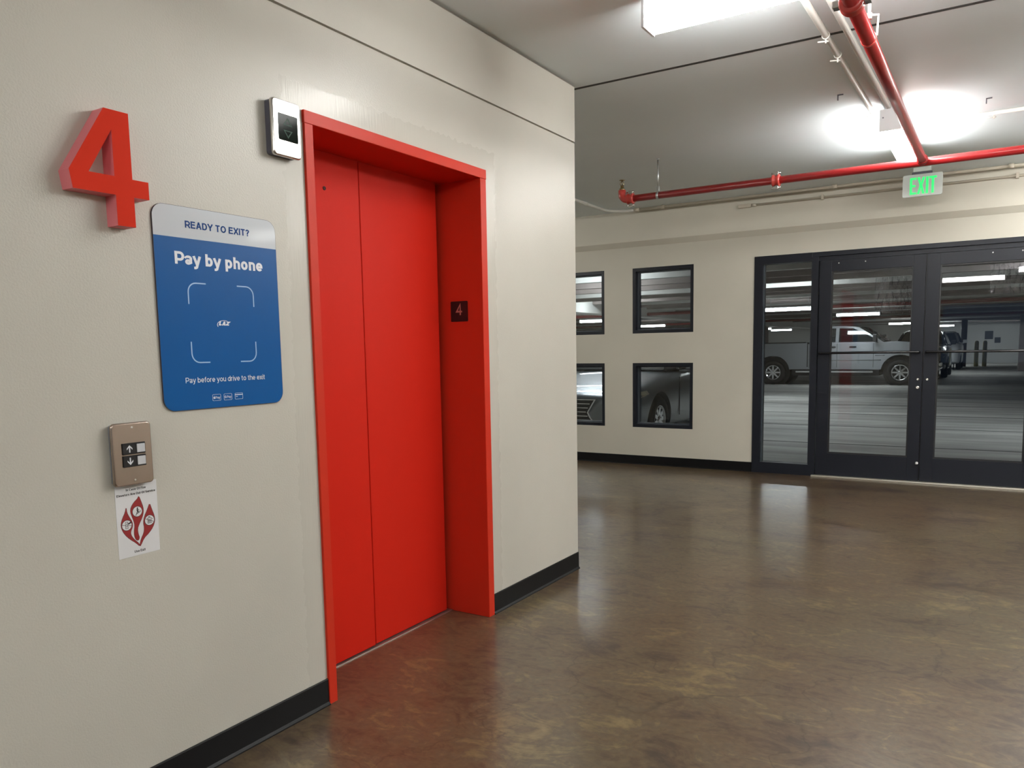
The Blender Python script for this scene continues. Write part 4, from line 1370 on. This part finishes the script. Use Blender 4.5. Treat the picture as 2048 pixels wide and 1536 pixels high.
GL = [(-2.3, 20.2), (-1.5, 25.8), (-1.6, 40.5), (-9.0, 44.0), (-10.2, 31.0), (-9.0, 49.0), (-.5, 49.5), (-3.9, 12.4), (-2.9, 10.2), (-9.4, 20.2),
      (2.9, 13.6), (-4.4, 13.6), (-3.4, 11.3), (-12.0, 14.0), (8.5, 14.0), (-9.0, 23.2), (-5.7, 17.3), (-4.85, 14.6), (-1.25, 14.9), (1.2, 37.4), (2.6, 50.5)]  # added unseen ones lift the floor streaks, bonnet, deck and far wall
gfx = None
glabs = ['lit strip light over the pickup bed, seen through the sidelight', 'lit strip light over the pickup cab, seen through the door',
         'small far strip light seen at the right of the first door pane', 'far strip light left of the pickup bed', 'lit strip light seen in the upper square window',
         'furthest strip light left of the pickup', 'far strip light over the dark vehicle', 'added unseen strip light over the cabin of the silver sedan', 'added unseen strip light just outside the corner windows', 'added unseen strip light left of the windows',
         'deck strip light just outside the glass doors', 'deck strip light over the silver sedan', 'deck strip light over the bonnet of the silver sedan', 'added unseen strip light at the near left corner of the deck', 'added unseen strip light at the near right of the deck', 'deck strip light seen low in the corner upper window', 'added unseen strip light up between the ribs behind the silver sedan', 'added unseen strip light between the ribs left of the silver sedan', 'added unseen strip light between the ribs beyond the sidelight', 'added unseen strip light between the ribs before the white SUV', 'added unseen strip light between the ribs before the far white wall']
for i, (gx, gy) in enumerate(GL):
    if gfx is None:
        gfx = fixture('x', gx, gy, 2.16, 2.26, glabs[i], True, 'parking deck strip lights')
        for s in (-.45, .45):
            MB().cyl((gx + s, gy, 2.26), (gx + s, gy, 2.55), .006, seg=8).build('hanger_rod', M['zinc'], gfx)
    else:
        dup(gfx, (gx, gy, 2.62 if i in (7, 8, 10, 11, 12, 16, 17, 18, 19, 20) else 2.16), glabs[i])

# deck pipes, columns, notices, posts
for (yy, zz, lab) in ((21.6, 2.28, 'red sprinkler pipe across the parking deck, the nearer one'), (33.0, 2.30, 'red sprinkler pipe across the parking deck, the further one')):
    tag(MB().cyl((GX0 + .1, yy, zz), (GX1 - .1, yy, zz), .045).build('deck_pipe', M['deck_pipe']), lab, 'pipe')
tag(MB().cyl((.66, 47.4, 0), (.66, 47.4, GZ), .14).build('standpipe', M['post_dark']), 'thin dark vertical pipe before the far white wall', 'standpipe')
struct(MB().box(-8.95, -8.05, 41, 41.9, 0, GZ, .02), 'garage_column', M['g_conc'], 'grey concrete column rising behind the pickup bed', 'column')
struct(MB().box(2.95, 3.60, 40, 40.7, 0, GZ, .02), 'garage_column', M['g_conc'], 'grey concrete column before the far white wall', 'column')
for (xx_, lab) in ((1.25, 'dark yellow bollard before the far white wall, left of the pair'), (1.62, 'pale yellow bollard before the far white wall, right of the pair')):
    b_ = MB().lathe((xx_, 47.5, 0), (0, 0, 1), [(0, .10), (1.22, .10), (1.30, .085), (1.34, .04)], 18)
    tag(b_.build('bollard', M['post_yellow']), lab, 'bollard')
for (a_, z_, w2, h2, lab) in ((1.52, 1.42, .42, .48, 'larger dark notice on the far white deck wall'), (2.02, 1.20, .30, .32, 'smaller dark notice on the far white deck wall')):
    tag(MB().box(a_, a_ + w2, GY1 - .03, GY1, z_, z_ + h2).build('notice_board', M['notice']), lab, 'notice')

# ------------------------------------------------------------------ vehicles
def wheel(root, name, c, side, r, wd, spokes=8, rim=.62):
    """Tyre with chrome spoked rim; side = +1/-1 gives the outward direction along the axle (y or x handled by caller)."""
    ax = Vector(side)
    c = Vector(c)
    t = MB().lathe(c - ax * wd, ax, [(0, r * .62), (.01, r * .93), (wd * .25, r), (wd * .8, r), (wd * .98, r * .94), (wd, r * .66), (wd * .7, r * .62)], 36)
    tw = t.build(name, M['tyre'], root)
    m_ = MB()
    m_.lathe(c - ax * wd * .5, ax, [(0, .04), (.02, r * .58), (wd * .44, r * .61), (wd * .48, r * rim + .006), (wd * .46, r * .55), (.05, r * .53), (.045, .05)], 36)
    u = ax.orthogonal().normalized()
    v = ax.cross(u)
    for i in range(spokes):
        a = 2 * PI * i / spokes
        d = u * math.cos(a) + v * math.sin(a)
        e = -u * math.sin(a) + v * math.cos(a)
        base = c - ax * .02
        pts = [base + d * (r * .10) + e * .030, base + d * (r * .10) - e * .030, base + d * (r * .58) - e * .022, base + d * (r * .58) + e * .022]
        m_.poly(pts, depth=-ax * .03)
    m_.lathe(c - ax * .05, ax, [(0, r * .16), (.035, r * .16), (.045, r * .10)], 20)
    m_.build('rim', M['chrome'], tw)
    return tw


def arc_pts(cx, cz, r, a0, a1, n=12):
    return [(cx + r * math.cos(math.radians(a0 + (a1 - a0) * i / n)), cz + r * math.sin(math.radians(a0 + (a1 - a0) * i / n))) for i in range(n + 1)]


def pickup(X, Y):
    """Crew pickup, nose towards +x; X is its rear axle, Y the near flank."""
    root = thing('pickup_truck', (X + 1.9, Y + 1.0, 0), 'white crew cab pickup truck parked side-on beyond the glass doors', 'pickup truck')
    W_ = 2.0
    r_ = .40
    xa, xf = X, X + 3.83
    tail, nose = X - 1.20, xf + .95
    body = [(tail, .62), (tail, 1.36), (xa + 1.10, 1.37), (xa + 1.10, 1.33), (xf - .50, 1.345), (xf - .1, 1.37), (nose - .15, 1.29), (nose, 1.18), (nose, .50), (xf + .60, .45)]
    body += arc_pts(xf, r_ + .02, .54, 8, 172) + [(xf - .60, .48), (xa + .60, .50)] + arc_pts(xa, r_ + .02, .54, 8, 172) + [(xa - .62, .58)]
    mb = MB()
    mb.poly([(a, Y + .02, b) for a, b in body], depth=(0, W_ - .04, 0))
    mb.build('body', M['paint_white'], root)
    # side skins with a soft shoulder line, standing proud of the core
    for yy, dy in ((Y + .02, -.025), (Y + W_ - .02, .025)):
        sk = MB()
        inner = [p for p in body]
        rows = [[(a, yy, b) for a, b in inner], [(a, yy + dy, .9 + (b - .9) * .965) for a, b in inner]]
        sk.grid(rows, False, False)
        sk.poly(rows[1])
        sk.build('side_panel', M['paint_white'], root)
    # bed opening (dark liner) and gap to the cab
    MB().box(tail + .06, xa + 1.04, Y + .09, Y + W_ - .09, 1.355, 1.378).build('bed_liner', M['dark_trim'], root)
    MB().box(xa + 1.085, xa + 1.115, Y - .008, Y + W_ + .008, .58, 1.372).build('bed_gap', M['dark_trim'], root)
    MB().box(tail + .02, xa + 1.04, Y - .002, Y + .07, 1.360, 1.392, .008).build('bed_rail', M['dark_trim'], root)
    # cab greenhouse
    cb0, cb1 = xa + 1.14, xf - .46
    lowz, topz = 1.335, 1.885
    g = MB()
    prof = [(cb0, lowz), (cb0 + .10, topz - .05), (cb0 + .22, topz - .005), (cb0 + .9, topz), (cb1 - 1.0, topz - .01), (cb1 - .76, topz - .055), (cb1, lowz)]
    ins = [0.03, .13, .17, .18, .18, .16, .05]
    rows = [[(a, Y + i, b) for (a, b), i in zip(prof, ins)], [(a, Y + W_ - i, b) for (a, b), i in zip(prof, ins)]]
    g.grid(rows, False)
    for rw in rows:
        g.poly(rw)
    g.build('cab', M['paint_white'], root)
    def side_y(z):
        return .03 + (z - lowz) / (topz - lowz) * .13
    for sgn in (0, 1):
        for pts in ([(cb0 + .13, 1.375), (cb0 + .17, 1.80), (cb0 + .80, 1.81), (cb0 + .80, 1.375)],
                    [(cb0 + .90, 1.375), (cb0 + .90, 1.81), (cb1 - .92, 1.80), (cb1 - .48, 1.58), (cb1 - .22, 1.42), (cb1 - .22, 1.375)]):
            q = MB()
            yf = [(a, (Y + side_y(b) - .010) if sgn == 0 else (Y + W_ - side_y(b) + .010), b) for a, b in pts]
            q.poly(yf, depth=(0, .012 if sgn == 0 else -.012, 0))
            q.build('side_window', M['auto_glass'], root)
    q = MB()
    q.poly([(cb1 - .02, Y + .14, 1.37), (cb1 - .72, Y + .22, 1.82), (cb1 - .72, Y + W_ - .22, 1.82), (cb1 - .02, Y + W_ - .14, 1.37)], depth=(.03, 0, .03))
    q.build('windscreen', M['auto_glass'], root)
    # door seams, handles, mouldings, step bar
    for xx__ in (cb0 + .02, cb0 + .86, cb1 - .30):
        MB().box(xx__ - .006, xx__ + .006, Y - .007, Y + .01, .56, 1.33).build('door_seam', M['dark_trim'], root)
    for xx__ in (cb0 + .62, cb1 - 1.00):
        MB().box(xx__, xx__ + .20, Y - .035, Y - .004, 1.20, 1.235, .008).build('door_handle', M['dark_trim'], root)
    MB().box(cb0 + .04, cb1 - .08, Y - .012, Y, .78, .80).build('moulding', M['chrome'], root)
    MB().box(cb1 - .25, cb1 + .02, Y - .012, Y, .92, .95).build('moulding', M['chrome'], root)
    MB().box(xa + .75, xf - .75, Y - .10, Y + .05, .40, .46, .01).build('step_bar', M['chrome'], root)
    MB().box(xa + .60, xf - .60, Y + .05, Y + W_ - .05, .30, .52).build('chassis', M['dark_trim'], root)
    for sgn in (-1, 1):
        yy = Y - .20 if sgn < 0 else Y + W_ + .20
        mr = MB().box(cb1 - .30, cb1 - .18, yy - .09, yy + .09, 1.36, 1.60, .03)
        mr.box(cb1 - .27, cb1 - .22, min(yy, Y + .05 if sgn < 0 else Y + W_ - .05), max(yy, Y + .05 if sgn < 0 else Y + W_ - .05), 1.38, 1.42)
        mr.build('wing_mirror', M['dark_trim'], root)
    # ends
    MB().box(nose - .02, nose + .05, Y + .25, Y + W_ - .25, .72, 1.14, .02).build('grille', M['dark_trim'], root)
    MB().box(nose - .05, nose + .10, Y + .02, Y + W_ - .02, .46, .66, .04).build('front_bumper', M['chrome'], root)
    MB().box(tail - .10, tail + .05, Y + .05, Y + W_ - .05, .55, .74, .04).build('rear_bumper', M['chrome'], root)
    for yy in (Y + .02, Y + W_ - .26):
        MB().box(nose - .10, nose + .035, yy, yy + .24, .90, 1.12, .02).build('headlamp', M['lamp_clear'], root)
        MB().box(tail - .02, tail + .08, yy, yy + .20, .90, 1.30, .02).build('tail_lamp', M['lamp_red'], root)
    for xx__ in (xa, xf):
        wheel(root, 'wheel', (xx__, Y + .03, r_), (0, -1, 0), r_, .26, 8, .64)
        wheel(root, 'wheel', (xx__, Y + W_ - .03, r_), (0, 1, 0), r_, .26, 8, .64)
        MB().cyl((xx__, Y + .3, r_), (xx__, Y + W_ - .3, r_), .50, seg=28).build('wheel_well', M['dark_trim'], root)
    return root


pickup(-4.22, 26.74)


def car(name, X, Y, wd, hgt, ln, paint, label, cat, detail=True, flip=False):
    """Four-door car, nose towards -y at y=Y (towards the lobby); X is its centre line."""
    root = thing(name, (X, Y + ln / 2, 0), label, cat)
    hw = wd / 2
    k = hgt / 1.46
    r_ = .335 * k ** .5
    # stations: distance from nose, half width factor, bonnet/deck height, shoulder height
    st = [(0.00, .60, .62, .58), (.05, .78, .72, .64), (.22, .90, .78, .70), (.55, .975, .865, .76), (1.0, 1.0, .935, .82), (1.42, 1.0, .985, .87), (1.75, 1.0, 1.0, .90),
          (2.6, 1.0, 1.0, .91), (3.4, 1.0, 1.0, .92), (3.9, .985, 1.02, .93), (4.45, .95, 1.03, .93), (4.75, .88, 1.00, .90), (4.85, .74, .92, .84)]
    sc = ln / 4.85
    rows = []
    for (s, wf, top, sh) in st:
        y = Y + s * sc
        a = hw * wf
        top, sh = top * k, sh * k
        lo_ = .20 * k if .3 < s < 4.6 else .26 * k
        prof = [(0, top), (a * .45, top - .006), (a * .76, top - .022), (a * .90, (top + sh) / 2 + .012), (a * .975, sh), (a, sh - .12), (a * .995, .46), (a * .97, lo_ + .05), (a * .90, lo_), (0, lo_)]
        ring = [(X + p, y, q) for p, q in prof] + [(X - p, y, q) for p, q in prof[-2:0:-1]]
        rows.append(ring)
    mb = MB()
    mb.grid(rows, True, True)
    body = mb.build('body', paint, root, 2)
    xa = (Y + .93 * sc, Y + .93 * sc + 2.82 * sc)
    cutters = []
    for ya in xa:
        for s in (-1, 1):
            c_ = MB().cyl((X + s * (hw - .32), ya, r_), (X + s * (hw + .2), ya, r_), r_ + .055, seg=40).build('cutter', M['dark_trim'])
            c_.location -= Vector((0, 0, 0))
            cutters.append(c_)
    # cut the arches once, keep only the result
    for i, c_ in enumerate(cutters):
        md = body.modifiers.new('arch%d' % i, 'BOOLEAN')
        md.operation = 'DIFFERENCE'
        md.object = c_
        md.solver = 'EXACT'
    dg = DG()
    dg.update()
    me = bpy.data.meshes.new_from_object(body.evaluated_get(dg))
    body.modifiers.clear()
    me.set_sharp_from_angle(angle=math.radians(32))
    body.data = me
    for c_ in cutters:
        bpy.data.objects.remove(c_)
    for ya in xa:
        for s in (-1, 1):
            MB().cyl((X + s * (hw - .315), ya, r_), (X + s * (hw - .30), ya, r_), r_ + .05, seg=32).build('wheel_well', M['dark_trim'], root)
            wheel(root, 'wheel', (X + s * (hw - .015), ya, r_), (s, 0, 0), r_, .215, 10, .66)
    # greenhouse
    gh = [(1.50, .985, .80, .985), (2.25, 1.36, .62, 1.0), (2.65, 1.455, .585, 1.0), (3.3, 1.45, .58, 1.0), (3.75, 1.36, .60, 1.0), (4.42, 1.02, .78, 1.02)]
    rows = []
    for (s, tz, tw, bz) in gh:
        y = Y + s * sc
        tz, bz = tz * k, bz * k * .97
        tz = max(tz, bz + .01)
        b_w = hw * .90
        t_w = hw * (tw + .10)
        if tz - bz < .1:
            t_w = b_w
        rows.append([(X - b_w, y, bz - .03), (X - (b_w + t_w) / 2 - .012, y, (bz + tz) / 2), (X - t_w, y, tz - .035), (X - t_w * .75, y, tz), (X, y, tz + .012),
                     (X + t_w * .75, y, tz), (X + t_w, y, tz - .035), (X + (b_w + t_w) / 2 + .012, y, (bz + tz) / 2), (X + b_w, y, bz - .03)])
    mb = MB()
    mb.grid(rows, True, True)
    mb.build('cabin', paint, root, 2)
    # glazing
    def lerp(a, b, t):
        return a + (b - a) * t
    zb, zt = 1.0 * k, 1.38 * k
    def wy(z):
        t = (z - .985 * k) / (1.36 * k - .985 * k)
        return Y + sc * lerp(1.50, 2.25, t)
    q = MB()
    q.poly([(X - hw * .78, wy(zb) - .01, zb + .01), (X - hw * .60, wy(zt * .985) - .012, zt * .985 + .02), (X + hw * .60, wy(zt * .985) - .012, zt * .985 + .02), (X + hw * .78, wy(zb) - .01, zb + .01)], depth=(0, .02, -.02))
    q.build('windscreen', M['auto_glass'], root)
    q = MB()
    q.poly([(X - hw * .76, Y + 4.36 * sc, 1.06 * k), (X - hw * .58, Y + 3.80 * sc, 1.37 * k), (X + hw * .58, Y + 3.80 * sc, 1.37 * k), (X + hw * .76, Y + 4.36 * sc, 1.06 * k)], depth=(0, -.02, -.02))
    q.build('rear_window', M['auto_glass'], root)
    for s in (-1, 1):
        for pts in ([(1.78, 1.00), (2.30, 1.31), (2.62, 1.37), (2.78, 1.375), (2.78, 1.00)], [(2.86, 1.00), (2.86, 1.375), (3.30, 1.36), (3.75, 1.25), (3.95, 1.02)]):
            q = MB()
            pp = []
            for a, z in pts:
                t = (z - 1.0) / .42
                pp.append((X + s * (hw * lerp(.905, .70, t) + .012), Y + a * sc, z * k))
            q.poly(pp, depth=(-s * .03, 0, 0))
            q.build('side_window', M['auto_glass'], root)
        mr = MB().box(X + s * (hw + .09) - .09, X + s * (hw + .09) + .09, Y + 1.86 * sc, Y + 2.00 * sc, .98 * k, 1.11 * k, .03)
        mr.box(min(X + s * hw * .88, X + s * (hw + .05)), max(X + s * hw * .88, X + s * (hw + .05)), Y + 1.90 * sc, Y + 1.95 * sc, .965 * k, .995 * k, .008)
        mr.build('wing_mirror', paint, root)
        hl = MB()
        hl.poly([(X + s * hw * .50, Y + .075, .60 * k), (X + s * hw * .50, Y + .10, .68 * k), (X + s * hw * .80, Y + .18, .73 * k), (X + s * hw * .95, Y + .44, .76 * k), (X + s * hw * .975, Y + .47, .71 * k), (X + s * hw * .88, Y + .17, .62 * k)], depth=(-s * .01, .10, 0))
        hl.build('headlamp', M['lamp_clear'], root)
        tl = MB().box(min(X + s * hw * .55, X + s * hw * .90), max(X + s * hw * .55, X + s * hw * .90), Y + ln - .14, Y + ln - .035, .74 * k, .90 * k, .02)
        tl.build('tail_lamp', M['lamp_red'], root)
        if detail:
            MB().box(min(X + s * (hw - .005), X + s * (hw + .004)), max(X + s * (hw - .005), X + s * (hw + .004)), Y + 1.62 * sc, Y + 1.632 * sc, .36, .90 * k).build('door_seam', M['dark_trim'], root)
            MB().box(min(X + s * (hw - .005), X + s * (hw + .03)), max(X + s * (hw - .005), X + s * (hw + .03)), Y + 2.50 * sc, Y + 2.68 * sc, .80 * k, .83 * k, .006).build('door_handle', M['chrome'], root)
    # hourglass grille with chrome border and bars
    gp = [(-.37, .66), (.37, .66), (.27, .50), (.30, .44), (.46, .25), (-.46, .25), (-.30, .44), (-.27, .50)]
    gr = MB()
    go = [(X + a * 1.07, .455 * k + (b - .455) * k * 1.05) for a, b in gp]
    gi = [(X + a, b * k) for a, b in gp]
    gr.poly(ony(gi, Y - .028), depth=(0, .12, 0))
    gro = gr.build('grille', M['dark_trim'], root)
    MB().poly(ony(go, Y - .034), [ony(gi, Y - .034)], depth=(0, .10, 0)).build('grille_border', M['chrome'], gro)
    br = MB()
    for i in range(7):
        z = (.29 + i * .053) * k
        half = .44 - (z / k - .25) * (.17 / .25) if z / k < .5 else .28 + (z / k - .5) * .5
        br.box(X - half + .02, X + half - .02, Y - .040, Y - .028, z, z + .010)
    br.build('grille_bars', M['chrome' if detail else 'dark_trim'], gro)
    return root


car('sedan', -2.62, 9.02, 1.84, 1.46, 4.85, M['paint_silver'], 'silver sedan parked nose-in behind the lower square windows', 'car')
car('parked_suv', -.34, 32.0, 1.95, 1.80, 4.9, M['paint_navy'], 'dark navy SUV beyond the nose of the white pickup', 'car', False)
car('parked_suv', -.20, 41.5, 1.90, 1.85, 4.7, M['paint_bright'], 'white SUV far back behind the dark navy SUV', 'car', False)
